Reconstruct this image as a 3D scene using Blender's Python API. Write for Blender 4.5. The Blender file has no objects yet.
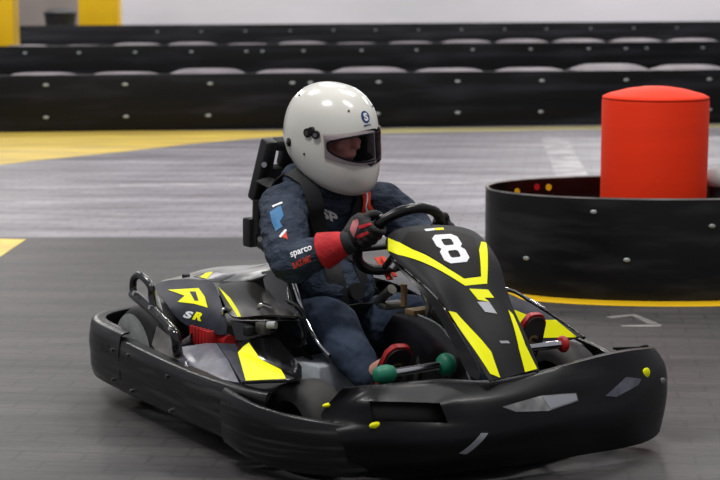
import bpy, bmesh, math, random
from mathutils import Vector, Matrix, noise
from mathutils.bvhtree import BVHTree
from mathutils.geometry import tessellate_polygon
random.seed(7)
SC = bpy.context.scene
COL = SC.collection
PI = math.pi

# ------------------------------------------------------------ camera, world, lamps, exposure
cam = bpy.data.objects.new('camera', bpy.data.cameras.new('camera'))
COL.objects.link(cam)
cam.location = (0, 0, 1.4)
cam.rotation_euler = (PI/2 - math.atan(260/1700), 0, 0)
cam.data.sensor_width = 36
cam.data.lens = 85
cam.data.clip_end = 200
cam.data.dof.use_dof = True
cam.data.dof.focus_distance = 5.35
cam.data.dof.aperture_fstop = 5.0
SC.camera = cam

w = bpy.data.worlds.new('hall_air'); SC.world = w
w.use_nodes = True
w.node_tree.nodes['Background'].inputs[0].default_value = (0.81, 0.82, 0.87, 1)
w.node_tree.nodes['Background'].inputs[1].default_value = 0.36

def lamp(name, loc, sx, sy, power, rot=(0, 0, 0), col=(1, .98, .95)):
    d = bpy.data.lights.new(name, 'AREA'); d.shape = 'RECTANGLE'; d.size = sx; d.size_y = sy
    d.energy = power; d.color = col
    o = bpy.data.objects.new(name, d); COL.objects.link(o)
    o.location = loc; o.rotation_euler = rot
    return o
for x, y, p in [(-1.8, 3.6, 125), (2.2, 4.6, 90), (-2.6, 7.6, 90), (1.6, 8.4, 90), (-5, 12.5, 95), (0, 12.8, 95), (5, 12.5, 95),
                (-6, 20, 190), (3, 20, 190), (-6, 29, 280), (5, 29, 280)]:
    lamp('ceiling_lamp', (x, y, 5.2), 1.5, .28, p)
lamp('wall_wash_lamp', (-4, 37.5, 6.5), 10, .6, 900, (math.radians(35), 0, 0))
lamp('wall_wash_lamp', (8, 37.5, 6.5), 10, .6, 900, (math.radians(35), 0, 0))

SC.view_settings.view_transform = 'Standard'
SC.view_settings.look = 'None'
SC.view_settings.exposure = 0.13
SC.view_settings.gamma = 1.0
SC.view_settings.use_curve_mapping = False

# ------------------------------------------------------------ materials
def srgb(r, g, b):
    f = lambda c: (c/255/12.92) if c/255 <= .04045 else ((c/255+.055)/1.055)**2.4
    return (f(r), f(g), f(b), 1)

def mat(name, rgb, *a, **k):
    bd = k.pop('bdist', .01); m = mat_(name, rgb, *a, **k)
    for n in m.node_tree.nodes:
        if n.type == 'BUMP': n.inputs['Distance'].default_value = bd
    return m
def mat_(name, rgb, rough=.5, metal=0, coat=0, var=0, vscale=(8, 8, 8), bump=0, bscale=None, spec=.5, rgb2=None, trans=0, alpha=1, rvar=0, detail=4, lo=.35, hi=.65):
    m = bpy.data.materials.new(name); m.use_nodes = True
    nt = m.node_tree; b = nt.nodes['Principled BSDF']
    c = srgb(*rgb)
    b.inputs['Base Color'].default_value = c
    b.inputs['Roughness'].default_value = rough
    b.inputs['Metallic'].default_value = metal
    b.inputs['Coat Weight'].default_value = coat
    b.inputs['Coat Roughness'].default_value = .12
    b.inputs['Specular IOR Level'].default_value = spec
    b.inputs['Transmission Weight'].default_value = trans
    b.inputs['Alpha'].default_value = alpha
    if var or rgb2 or rvar or bump:
        tc = nt.nodes.new('ShaderNodeTexCoord'); mp = nt.nodes.new('ShaderNodeMapping')
        nt.links.new(tc.outputs['Object'], mp.inputs[0]); mp.inputs['Scale'].default_value = vscale
        n = nt.nodes.new('ShaderNodeTexNoise'); n.inputs['Scale'].default_value = 1; n.inputs['Detail'].default_value = detail
        nt.links.new(mp.outputs[0], n.inputs[0])
        if var or rgb2:
            r = nt.nodes.new('ShaderNodeValToRGB')
            c2 = srgb(*rgb2) if rgb2 else tuple(min(1, x*(1+var)) for x in c[:3])+(1,)
            c1 = c if rgb2 else tuple(x*(1-var) for x in c[:3])+(1,)
            r.color_ramp.elements[0].color = c1; r.color_ramp.elements[1].color = c2
            r.color_ramp.elements[0].position = lo; r.color_ramp.elements[1].position = hi
            nt.links.new(n.outputs[0], r.inputs[0]); nt.links.new(r.outputs[0], b.inputs['Base Color'])
        if rvar:
            mr = nt.nodes.new('ShaderNodeMapRange')
            mr.inputs[1].default_value = .3; mr.inputs[2].default_value = .7
            mr.inputs[3].default_value = max(.02, rough-rvar); mr.inputs[4].default_value = min(1, rough+rvar)
            nt.links.new(n.outputs[0], mr.inputs[0]); nt.links.new(mr.outputs[0], b.inputs['Roughness'])
        if bump:
            src = n
            if bscale:
                mp2 = nt.nodes.new('ShaderNodeMapping'); mp2.inputs['Scale'].default_value = bscale
                nt.links.new(tc.outputs['Object'], mp2.inputs[0])
                src = nt.nodes.new('ShaderNodeTexNoise'); src.inputs['Scale'].default_value = 1; src.inputs['Detail'].default_value = 3
                nt.links.new(mp2.outputs[0], src.inputs[0])
            bp = nt.nodes.new('ShaderNodeBump'); bp.inputs['Strength'].default_value = bump; bp.inputs['Distance'].default_value = .01
            nt.links.new(src.outputs[0], bp.inputs['Height']); nt.links.new(bp.outputs[0], b.inputs['Normal'])
    return m

M = dict(
    black=mat('black_plastic', (13, 13, 15), .32, spec=.35, rvar=.12, vscale=(5, 5, 40), var=.35, coat=.15),
    bumper=mat('scuffed_black_plastic', (11, 11, 13), .36, rvar=.14, vscale=(3, 3, 50), rgb2=(74, 72, 74), lo=.50, hi=.82, coat=.12, spec=.35, detail=7),
    gloss=mat('gloss_black_plastic', (16, 16, 18), .16, coat=.6),
    matte=mat('matte_black_metal', (20, 20, 22), .5, var=.3),
    rubber=mat('tyre_rubber', (24, 23, 23), .75, rgb2=(52, 50, 49), vscale=(9, 9, 9), bump=.3),
    dusty=mat('dusty_grey_metal', (165, 169, 168), .55, metal=.0, var=.2, vscale=(12, 12, 12)),
    carbon=mat('grey_carbon_sheet', (66, 66, 78), .42, rgb2=(92, 92, 106), vscale=(25, 25, 25), coat=.15),
    carbon_dark=mat('dark_grey_sheet', (34, 35, 46), .5, rgb2=(50, 51, 64), vscale=(15, 15, 15), spec=.3),
    silver=mat('silver_grey_sheet', (92, 92, 94), .35, rgb2=(158, 158, 158), vscale=(9, 9, 9), coat=.2, lo=.4, hi=.6),
    smoke=mat('brownish_black_sheet', (36, 33, 30), .32, coat=.3, var=.2),
    panel=mat('charcoal_panel', (27, 27, 30), .5, var=.1, spec=.2),
    numberpad=mat('black_number_field', (17, 15, 14), .5, spec=.15),
    yellow=mat('fluorescent_yellow_vinyl', (252, 252, 0), .5, spec=.25),
    white=mat('white_vinyl', (232, 232, 236), .45),
    greyvinyl=mat('grey_vinyl', (150, 152, 160), .35),
    chrome=mat('chrome_steel', (205, 205, 210), .16, metal=1, rvar=.05),
    steel=mat('worn_steel', (120, 118, 112), .38, metal=.9, var=.3, vscale=(30, 30, 30)),
    green=mat('green_plastic', (12, 112, 84), .5, var=.15),
    red=mat('red_plastic', (175, 26, 30), .45, var=.2, vscale=(20, 20, 20)),
    tank=mat('milky_fuel_tank', (178, 186, 196), .3, rgb2=(222, 228, 234), vscale=(18, 18, 18), coat=.3),
    helmet=mat('white_helmet_shell', (222, 220, 212), .2, coat=.8),
    helmtrim=mat('black_helmet_trim', (18, 18, 20), .45),
    lining=mat('dark_helmet_lining', (26, 24, 25), .9),
    blue=mat('navy_logo_blue', (20, 52, 118), .4),
    lightblue=mat('light_blue_patch', (38, 108, 158), .6),
    skin=mat('skin', (214, 156, 138), .5, var=.08, vscale=(30, 30, 30)),
    suit=mat('navy_race_suit', (38, 46, 61), .82, rgb2=(52, 62, 78), vscale=(14, 14, 14), bump=1.0, bscale=(13, 13, 24), bdist=.035, spec=.3),
    pants=mat('navy_suit_trousers', (47, 58, 76), .85, rgb2=(58, 70, 90), vscale=(14, 14, 14), bump=.9, bscale=(14, 14, 9), bdist=.02, spec=.3),
    strap=mat('black_webbing', (26, 27, 31), .75, bump=.15, vscale=(200, 200, 200)),
    orange=mat('orange_red_fabric', (214, 62, 34), .7),
    glove=mat('black_red_glove', (20, 18, 20), .7, rgb2=(36, 30, 32), vscale=(20, 20, 20), bump=.4, bscale=(60, 60, 60)),
    cuff=mat('red_glove_cuff', (188, 24, 34), .75, var=.15, vscale=(25, 25, 25), bump=.6, bscale=(35, 35, 35)),
    pink=mat('pinkish_leather', (170, 96, 100), .7, var=.2),
    shoe=mat('black_shoe', (24, 22, 22), .6, var=.3, vscale=(25, 25, 25)),
    gold=mat('faded_gold_print', (120, 96, 62), .6),
    panelgrey=mat('grey_brown_wall_paint', (128, 120, 116), .9, rgb2=(108, 100, 94), vscale=(.4, .4, .4)),  # back wall colour with the shade between the posts mixed in
    guardgrey=mat('dusty_brown_grey_plastic', (78, 74, 72), .5, rgb2=(100, 96, 94), vscale=(14, 14, 14)),
    scrape=mat('faint_chalk_scrape', (140, 136, 132), .6, rgb2=(96, 93, 91), vscale=(6, 20, 3), detail=6),
    shield=mat('satin_dark_shield', (30, 29, 32), .3, var=.4, vscale=(10, 10, 10), coat=.2),
    nosebumper=mat('nose_black_plastic', (9, 9, 12), .38, rvar=.1, vscale=(4, 4, 25), rgb2=(24, 24, 28), lo=.45, hi=.8, spec=.2, coat=.05, detail=5),
    hair=mat('dark_brown_hair', (36, 26, 20), .7),
    white_eye=mat('eye_white', (225, 222, 215), .25),
    iris=mat('dark_iris', (38, 26, 20), .2),
    wallpaint=mat('white_wall_paint', (188, 185, 190), .85, rgb2=(170, 169, 172), vscale=(.12, .3, .5)),
    yellowpost=mat('yellow_post_paint', (252, 200, 0), .5, var=.06, vscale=(2, 2, 2)),
    belt=mat('black_conveyor_belt', (9, 9, 11), .45, spec=.22, rgb2=(46, 46, 54), lo=.5, hi=.82, rvar=.15, vscale=(.7, .7, 7), detail=5),
    belt_round=mat('black_round_belt', (12, 12, 13), .34, rgb2=(44, 43, 45), lo=.5, hi=.82, rvar=.12, vscale=(2.2, 2.2, 12), detail=6, spec=.3),
    beltdusty=mat('dusty_far_belt', (18, 18, 22), .55, spec=.25, rgb2=(66, 66, 72), lo=.45, hi=.9, vscale=(.5, .5, 8)),
    blockcover=mat('pale_grey_cover', (158, 149, 154), .7, rgb2=(112, 104, 110), vscale=(2, 2, 2)),
    blockbody=mat('black_block_foam', (28, 27, 30), .8),
    drum=mat('red_orange_drum', (244, 54, 16), .6, var=.05, vscale=(1, 1, 9), spec=.2),
    bolt=mat('bright_bolt', (165, 172, 170), .45, metal=.4),
    linewhite=mat('worn_white_floor_paint', (188, 183, 186), .55, rgb2=(132, 128, 134), vscale=(4, 9, 3), detail=7, lo=.4, hi=.6),
    lineyellow=mat('worn_yellow_floor_paint', (246, 214, 96), .5, rgb2=(214, 184, 96), vscale=(1.2, 5, 3), detail=6),
    linepale=mat('pale_yellow_floor_paint', (212, 200, 140), .5, rgb2=(176, 164, 120), vscale=(1.2, 5, 3), detail=6),
    ringyellow=mat('bright_yellow_floor_paint', (236, 188, 12), .5, var=.08, vscale=(2, 8, 2)),
)

def floor_mat():
    m = bpy.data.materials.new('indoor_paver_floor'); m.use_nodes = True
    nt = m.node_tree; b = nt.nodes['Principled BSDF']; N = nt.nodes.new; Lk = nt.links.new
    tc = N('ShaderNodeTexCoord'); sep = N('ShaderNodeSeparateXYZ'); Lk(tc.outputs['Object'], sep.inputs[0])
    def noise_(scale, det=5, rough=.55):
        mp = N('ShaderNodeMapping'); mp.inputs['Scale'].default_value = scale; Lk(tc.outputs['Object'], mp.inputs[0])
        n = N('ShaderNodeTexNoise'); n.inputs['Scale'].default_value = 1; n.inputs['Detail'].default_value = det; n.inputs['Roughness'].default_value = rough
        Lk(mp.outputs[0], n.inputs[0]); return n
    def ramp(src, c1, c2, p1=.3, p2=.7):
        r = N('ShaderNodeValToRGB'); r.color_ramp.elements[0].color = c1; r.color_ramp.elements[1].color = c2
        r.color_ramp.elements[0].position = p1; r.color_ramp.elements[1].position = p2; Lk(src, r.inputs[0]); return r
    def mix(a, c, fac, mode='MIX'):
        x = N('ShaderNodeMix'); x.data_type = 'RGBA'; x.blend_type = mode
        if isinstance(fac, float): x.inputs[0].default_value = fac
        else: Lk(fac, x.inputs[0])
        Lk(a, x.inputs[6]); Lk(c, x.inputs[7]); return x.outputs[2]
    dark = ramp(noise_((.9, 5, 1), 7, .65).outputs[0], srgb(52, 50, 51), srgb(88, 85, 84))
    light = ramp(noise_((.8, 4.0, 1), 8, .66).outputs[0], srgb(110, 106, 112), srgb(182, 177, 184), .32, .68)
    # edge of the dark asphalt lane, a straight line across the hall
    edge = N('ShaderNodeMapRange'); edge.inputs[1].default_value = 9.22; edge.inputs[2].default_value = 9.30; Lk(sep.outputs[1], edge.inputs[0])
    colr = mix(dark.outputs[0], light.outputs[0], edge.outputs[0])
    # tyre-rubber streaks along the track
    st = ramp(noise_((.16, 3.2, 1), 4, .5).outputs[0], (.62, .62, .62, 1), (1.0, 1.0, 1.0, 1), .36, .56)
    colr = mix(colr, st.outputs[0], .55, 'MULTIPLY')
    br = N('ShaderNodeTexBrick'); mp = N('ShaderNodeMapping'); Lk(tc.outputs['Object'], mp.inputs[0]); mp.inputs['Rotation'].default_value = (0, 0, .12)
    Lk(mp.outputs[0], br.inputs[0]); br.inputs['Scale'].default_value = 1
    br.inputs['Brick Width'].default_value = .2; br.inputs['Row Height'].default_value = .1; br.inputs['Mortar Size'].default_value = .006
    br.inputs['Color1'].default_value = (1, 1, 1, 1); br.inputs['Color2'].default_value = (.84, .84, .86, 1); br.inputs['Mortar'].default_value = (.6, .6, .6, 1)
    colr = mix(colr, br.outputs[0], .8, 'MULTIPLY')
    spk = ramp(noise_((30, 60, 1), 3).outputs[0], (.75, .75, .75, 1), (1.15, 1.15, 1.15, 1))
    colr = mix(colr, spk.outputs[0], .7, 'MULTIPLY')
    Lk(colr, b.inputs['Base Color'])
    b.inputs['Roughness'].default_value = .5
    bp = N('ShaderNodeBump'); bp.inputs['Strength'].default_value = .25; bp.inputs['Distance'].default_value = .004
    Lk(noise_((25, 60, 1), 4).outputs[0], bp.inputs['Height']); Lk(bp.outputs[0], b.inputs['Normal'])
    return m
M['floor'] = floor_mat()

def visor_mat():
    m = bpy.data.materials.new('clear_visor'); m.use_nodes = True
    nt = m.node_tree; b = nt.nodes['Principled BSDF']
    b.inputs['Base Color'].default_value = (.75, .72, .78, 1); b.inputs['Roughness'].default_value = .03
    tr = nt.nodes.new('ShaderNodeBsdfTransparent'); tr.inputs[0].default_value = (.92, .88, .91, 1)
    mx = nt.nodes.new('ShaderNodeMixShader'); fr = nt.nodes.new('ShaderNodeFresnel'); fr.inputs[0].default_value = 1.18
    gl = nt.nodes.new('ShaderNodeBsdfGlossy'); gl.inputs['Roughness'].default_value = .03
    nt.links.new(fr.outputs[0], mx.inputs[0]); nt.links.new(tr.outputs[0], mx.inputs[1]); nt.links.new(gl.outputs[0], mx.inputs[2])
    nt.links.new(mx.outputs[0], nt.nodes['Material Output'].inputs[0])
    return m
M['visor'] = visor_mat()

# ------------------------------------------------------------ helpers
def link(name, me, material, parent=None, smooth=True, angle=40):
    o = bpy.data.objects.new(name, me); COL.objects.link(o)
    if material: me.materials.append(M[material])
    o.parent = parent
    if smooth:
        for p in me.polygons: p.use_smooth = True
        if angle < 180:
            try: me.set_sharp_from_angle(angle=math.radians(angle))
            except Exception: pass
    return o

def to_mesh(bm, name='m'):
    bmesh.ops.recalc_face_normals(bm, faces=bm.faces[:])
    me = bpy.data.meshes.new(name); bm.to_mesh(me); bm.free(); return me

def bake(o, angle=180):
    dg = bpy.context.evaluated_depsgraph_get(); dg.update()
    me = bpy.data.meshes.new_from_object(o.evaluated_get(dg))
    o.modifiers.clear(); o.data = me
    for p in me.polygons: p.use_smooth = True
    if angle < 180: me.set_sharp_from_angle(angle=math.radians(angle))
    return o

def tag(o, label=None, cat=None, group=None, kind=None):
    for k_, v in (('label', label), ('category', cat), ('group', group), ('kind', kind)):
        if v: o[k_] = v
    return o

def empty(name, loc, rz=0):
    o = bpy.data.objects.new(name, None); COL.objects.link(o); o.location = loc; o.rotation_euler = (0, 0, rz)
    o.empty_display_size = .1
    return o

def smooth_path(pts, n=8, closed=False):
    pts = [Vector(p) for p in pts]
    out = []
    m = len(pts)
    rng = range(m if closed else m-1)
    for i in rng:
        if closed: p0, p1, p2, p3 = pts[i-1], pts[i], pts[(i+1) % m], pts[(i+2) % m]
        else: p0 = pts[max(i-1, 0)]; p1 = pts[i]; p2 = pts[i+1]; p3 = pts[min(i+2, m-1)]
        for j in range(n):
            t = j/n
            out.append(.5*((2*p1)+(p2-p0)*t+(2*p0-5*p1+4*p2-p3)*t*t+(3*p1-p0-3*p2+p3)*t**3))
    if not closed: out.append(pts[-1])
    return out

def sweep(bm, path, radii, seg=12, closed=False, flat=None, up=None):
    """round or elliptical tube along path; radii = number, or one (a, b) per path point"""
    path = [Vector(p) for p in path]; n = len(path)
    if not isinstance(radii, (list, tuple)) or (len(radii) == 2 and not isinstance(radii[0], (list, tuple)) and n != 2): radii = [radii]*n
    rad = [(r, r) if not isinstance(r, (list, tuple)) else r for r in radii]
    rings = []; prev = None
    for i, p in enumerate(path):
        if closed: t = path[(i+1) % n]-path[i-1]
        else: t = path[min(i+1, n-1)]-path[max(i-1, 0)]
        t.normalize()
        if up is not None: u = Vector(up)
        elif prev is None: u = Vector((0, 0, 1)) if abs(t.z) < .9 else Vector((1, 0, 0))
        else: u = prev
        u = (u-t*u.dot(t))
        if u.length < 1e-6: u = t.orthogonal()
        u.normalize(); prev = u
        s = t.cross(u)
        rings.append([bm.verts.new(p+u*math.sin(2*PI*k/seg)*rad[i][1]+s*math.cos(2*PI*k/seg)*rad[i][0]) for k in range(seg)])
    m = n if closed else n-1
    for i in range(m):
        a, b = rings[i], rings[(i+1) % n]
        for k in range(seg): bm.faces.new((a[k], a[(k+1) % seg], b[(k+1) % seg], b[k]))
    if not closed:
        bm.faces.new(rings[0][::-1]); bm.faces.new(rings[-1])
    return bm

def tube(name, pts, r, material, parent, n=6, closed=False, seg=12, smooth=True):
    bm = bmesh.new(); sweep(bm, smooth_path(pts, n, closed) if smooth else pts, r, seg, closed)
    return link(name, to_mesh(bm), material, parent)

def rod(name, a, b, r, material, parent, r2=None, seg=20):
    bm = bmesh.new(); sweep(bm, [a, b], [(r, r), (r2 or r, r2 or r)], seg)
    return link(name, to_mesh(bm), material, parent)

def box_bm(bm, c, s, rot=None, bev=.004):
    r = bmesh.ops.create_cube(bm, size=1)['verts']
    mt = Matrix.Translation(c) @ (rot.to_4x4() if rot else Matrix()) @ Matrix.Diagonal((*s, 1))
    bmesh.ops.transform(bm, matrix=mt, verts=r)
    if bev:
        es = list({e for v in r for e in v.link_edges})
        bmesh.ops.bevel(bm, geom=es, offset=bev, segments=2, affect='EDGES', profile=.6)
    return bm

def box(name, c, s, material, parent=None, rot=None, bev=.004):
    bm = bmesh.new(); box_bm(bm, c, s, rot, bev); return link(name, to_mesh(bm), material, parent)

CORNERS = {'front_bumper': {(3, 1), (3, 3), (4, 1), (4, 3)}}
def grid_surface(name, rows, material, parent, thick=.006, sub=2, skip=(), crease=(), bevel=0, offset=-1, angle=60):
    bm = bmesh.new(); cv = bm.verts.layers.float.new('crease_vert')
    v = [[bm.verts.new(p) for p in r] for r in rows]
    cl = bm.edges.layers.float.new('crease_edge')
    for i in range(len(v)-1):
        for j in range(len(v[0])-1):
            if (i, j) in skip: continue
            bm.faces.new((v[i][j], v[i][j+1], v[i+1][j+1], v[i+1][j]))
    for i in crease:
        for j in range(len(v[0])-1):
            e = bm.edges.get((v[i][j], v[i][j+1]))
            if e: e[cl] = .8
    for (i, j) in skip:
        q = (v[i][j], v[i][j+1], v[i+1][j+1], v[i+1][j])
        for a_ in range(4):
            e = bm.edges.get((q[a_], q[(a_+1) % 4])) if q[a_].is_valid and q[(a_+1) % 4].is_valid else None
            if e: e[cl] = 1.0
        for a_ in (skip and sorted({(i, j), (i, j+1), (i+1, j), (i+1, j+1)}) or ()):
            if a_ in CORNERS.get(name, ()): v[a_[0]][a_[1]][cv] = 1.0
    loose = [x for x in bm.verts if not x.link_faces]
    bmesh.ops.delete(bm, geom=loose, context='VERTS')
    me = bpy.data.meshes.new(name); bm.to_mesh(me); bm.free()
    o = link(name, me, material, parent)
    if sub:
        s = o.modifiers.new('s', 'SUBSURF'); s.levels = s.render_levels = sub
    if thick:
        s = o.modifiers.new('t', 'SOLIDIFY'); s.thickness = thick; s.offset = offset
    return bake(o, angle)

def plate(name, pts, material, parent, thick=.008, bev=.003, sub=0):
    """thick panel on a 3D outline"""
    pts = [Vector(p) for p in pts]
    bm = bmesh.new(); vs = [bm.verts.new(p) for p in pts]
    for t in tessellate_polygon([pts]): bm.faces.new([vs[i] for i in t])
    bmesh.ops.recalc_face_normals(bm, faces=bm.faces[:])
    me = bpy.data.meshes.new(name); bm.to_mesh(me); bm.free()
    o = link(name, me, material, parent)
    s = o.modifiers.new('t', 'SOLIDIFY'); s.thickness = thick; s.offset = 0; s.use_even_offset = False
    if bev:
        b = o.modifiers.new('b', 'BEVEL'); b.width = bev; b.segments = 2; b.limit_method = 'ANGLE'; b.angle_limit = math.radians(40)
    return bake(o, 40)

def _bisect(bm, step, lo, hi):
    for ax in (0, 1):
        x = lo[ax]+step
        while x < hi[ax]:
            co = [0, 0, 0]; no = [0, 0, 0]; co[ax] = x; no[ax] = 1
            bmesh.ops.bisect_plane(bm, geom=bm.verts[:]+bm.edges[:]+bm.faces[:], plane_co=co, plane_no=no)
            x += step

def _conform(bm, target, origin, ux, uy, un, name, material, parent, off, cast=.06):
    bvh = BVHTree.FromPolygons([v.co for v in target.data.vertices], [p.vertices for p in target.data.polygons])
    for v in bm.verts:
        p = origin+ux*v.co.x+uy*v.co.y
        hit = bvh.ray_cast(p+un*cast, -un, cast*2.2)
        if hit[0] is None: hit = bvh.find_nearest(p)
        n = hit[1]
        if n.dot(un) < 0: n = -n
        v.co = hit[0]+(n*.6+un*.4)*off
    r = bmesh.ops.extrude_face_region(bm, geom=bm.faces[:])
    ev = [g for g in r['geom'] if isinstance(g, bmesh.types.BMVert)]
    bmesh.ops.translate(bm, verts=ev, vec=un*.0007)
    return link(name, to_mesh(bm), material, parent, angle=50)

def decal(name, material, parent, target, outlines, step=.012, off=.001):
    """thin vinyl laid onto a part: outline points lie on that part's surface"""
    if any(p is None for o in outlines for p in o) or target is None: return None
    outs = [[Vector(p) for p in o] for o in outlines]
    c = sum(outs[0], Vector())/len(outs[0])
    n = Vector()
    for i, p in enumerate(outs[0]): n += (p-c).cross(outs[0][(i+1) % len(outs[0])]-c)
    n.normalize()
    bvh = BVHTree.FromPolygons([v.co for v in target.data.vertices], [p.vertices for p in target.data.polygons])
    # outward = the side this face of the target looks to (towards +z or -y of the kart frame)
    ref = OUT.get(name, OUTD)
    if n.dot(ref) < 0: n = -n
    ux = n.orthogonal().normalized(); uy = n.cross(ux)
    fl = [[Vector(((p-c).dot(ux), (p-c).dot(uy), 0)) for p in o] for o in outs]
    bm = bmesh.new(); allv = [p for o in fl for p in o]; vs = [bm.verts.new(p) for p in allv]
    for t in tessellate_polygon(fl):
        try: bm.faces.new([vs[i] for i in t])
        except ValueError: pass
    lo = [min(p[i] for p in allv) for i in (0, 1)]; hi = [max(p[i] for p in allv) for i in (0, 1)]
    _bisect(bm, step, lo, hi)
    return _conform(bm, target, c, ux, uy, n, name, material, parent, off)
OUTD = Vector((.5, -.7, .6)); OUT = {}

def text_decal(name, body, material, parent, target, p0, px, py, bold=.02, step=.01, off=.0012, fit=True, shear=0):
    """letters laid on a part; p0 = lower left corner, px = lower right, py = upper left (all on the surface)"""
    if p0 is None or px is None or py is None or target is None: return None
    p0, px, py = Vector(p0), Vector(px), Vector(py)
    cu = bpy.data.curves.new(name, 'FONT'); cu.body = body; cu.offset = bold; cu.size = 1; cu.shear = shear
    o = bpy.data.objects.new(name, cu); COL.objects.link(o)
    dg = bpy.context.evaluated_depsgraph_get(); dg.update()
    me = bpy.data.meshes.new_from_object(o.evaluated_get(dg))
    bpy.data.objects.remove(o)
    bm = bmesh.new(); bm.from_mesh(me)
    bmesh.ops.triangulate(bm, faces=bm.faces[:])
    xs = [v.co.x for v in bm.verts]; ys = [v.co.y for v in bm.verts]
    sx = max(xs)-min(xs); sy = max(ys)-min(ys)
    x0, y0 = min(xs), min(ys)
    lx = (px-p0).length; ly = (py-p0).length
    for v in bm.verts:
        v.co.x = (v.co.x-x0)/sx*lx; v.co.y = (v.co.y-y0)/sy*ly; v.co.z = 0
    bmesh.ops.remove_doubles(bm, verts=bm.verts[:], dist=1e-5)
    _bisect(bm, step, (0, 0), (lx, ly))
    ux = (px-p0).normalized(); uy = (py-p0).normalized(); un = ux.cross(uy).normalized()
    return _conform(bm, target, p0, ux, uy, un, name, material, parent, off)

def strap(name, pts, width, material, parent, target, off=.006, thick=.003, n=10):
    """webbing laid over a body: centre line snapped to the target"""
    bvh = BVHTree.FromPolygons([v.co for v in target.data.vertices], [p.vertices for p in target.data.polygons]) if target else None
    path = smooth_path(pts, n)
    cl = []
    for p in path:
        if bvh:
            h = bvh.find_nearest(p)
            nn = (p-h[0]); inside = nn.dot(h[1]) < 0
            if inside or nn.length < .05: cl.append((h[0]+h[1]*off, h[1])); continue
        cl.append((p, None))
    for _ in range(3):
        cl = [cl[0]]+[((cl[i-1][0]+cl[i][0]*2+cl[i+1][0])/4, cl[i][1]) for i in range(1, len(cl)-1)]+[cl[-1]]
    bm = bmesh.new(); prev = None
    last = next((c[1] for c in cl if c[1] is not None), Vector((0, 0, 1)))
    for i, (p, nn) in enumerate(cl):
        t = (cl[min(i+1, len(cl)-1)][0]-cl[max(i-1, 0)][0]).normalized()
        nn = last.lerp(nn, .2) if nn is not None else last
        last = nn.copy()
        nn = (nn-t*nn.dot(t)).normalized(); s = t.cross(nn)
        row = [bm.verts.new(p+s*a*width/2+nn*b) for a, b in ((-1, 0), (-1, thick), (0, thick*1.6), (1, thick), (1, 0), (0, -thick*.4))]
        if prev:
            for k_ in range(6): bm.faces.new((prev[k_], prev[(k_+1) % 6], row[(k_+1) % 6], row[k_]))
        else: bm.faces.new(row[::-1])
        prev = row
    bm.faces.new(prev)
    return link(name, to_mesh(bm), material, parent)

# ------------------------------------------------------------ the hall
def slab(name, pts, z0, z1, material, parent=None):
    bm = bmesh.new()
    a = [bm.verts.new((p[0], p[1], z1)) for p in pts]; b = [bm.verts.new((p[0], p[1], z0)) for p in pts]
    bm.faces.new(a); bm.faces.new(b[::-1])
    for i in range(len(pts)):
        j = (i+1) % len(pts); bm.faces.new((a[i], b[i], b[j], a[j]))
    return link(name, to_mesh(bm), material, parent, smooth=False)
floor = tag(slab('floor', [(-30, -2), (30, -2), (30, 41), (-30, 41)], -.1, 0, 'floor'), kind='structure')
tag(slab('wall_back', [(-30, 40), (30, 40), (30, 40.3), (-30, 40.3)], 0, 5.5, 'wallpaint'), kind='structure')

o = slab('wall_panel', [(-8.0429, 39.9), (-6.4157, 39.9), (-6.4157, 40.0), (-8.0429, 40.0)], 0, 5.5, 'panelgrey', bpy.data.objects['wall_back']); o['label'] = 'grey-brown wall section between the yellow posts'  # thin slab that paints the wall's shaded stretch as a darker colour
def paint(label, pts, material, z=.0015):
    o = slab('floor_marking', pts, 0.0002, z, material, floor); o['label'] = label; return o
paint('broad faded yellow painted wedge along the nearest barrier', [(-3.9263, 15.8629), (-3.0981, 12.4717), (-2.5178, 13.3174), (-1.9762, 13.9468), (-1.3902, 14.7286), (-0.6376, 15.4494), (-0.6587, 15.9697)], 'lineyellow')
paint('narrow pale yellow painted line along the nearest barrier', [(-0.6587, 15.9697), (-0.6376, 15.4494), (0.3703, 15.7053), (1.8884, 16.0237), (3.8670, 16.4116), (3.9396, 16.7238), (1.9335, 16.4116), (0.3815, 16.1877)], 'linepale')
paint('small yellow painted corner at the left edge of the dark lane', [(-2.1958, 9.2265), (-1.8229, 9.1719), (-1.8407, 8.5789), (-1.8759, 7.8510)], 'lineyellow')
paint('short wide worn white bar on the light lane', [(1.6224, 15.2015), (1.8583, 15.2997), (1.6560, 12.2765), (1.4163, 12.2128)], 'linewhite')
paint('thin faint white line across the light lane', [(-1.6621, 11.6963), (-0.2103, 11.8437), (2.5178, 11.8139), (2.4956, 11.7079), (-0.2080, 11.7079), (-1.6460, 11.5809)], 'linewhite')
paint('pale chalky scrape on the dark lane', [(1.0338, 7.0134), (1.1619, 7.0783), (1.2398, 6.8458), (1.2244, 6.8051), (1.0694, 6.8051), (1.0655, 6.8335), (1.1905, 6.8458), (1.1465, 7.0349), (1.0528, 6.9708)], 'scrape')

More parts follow.
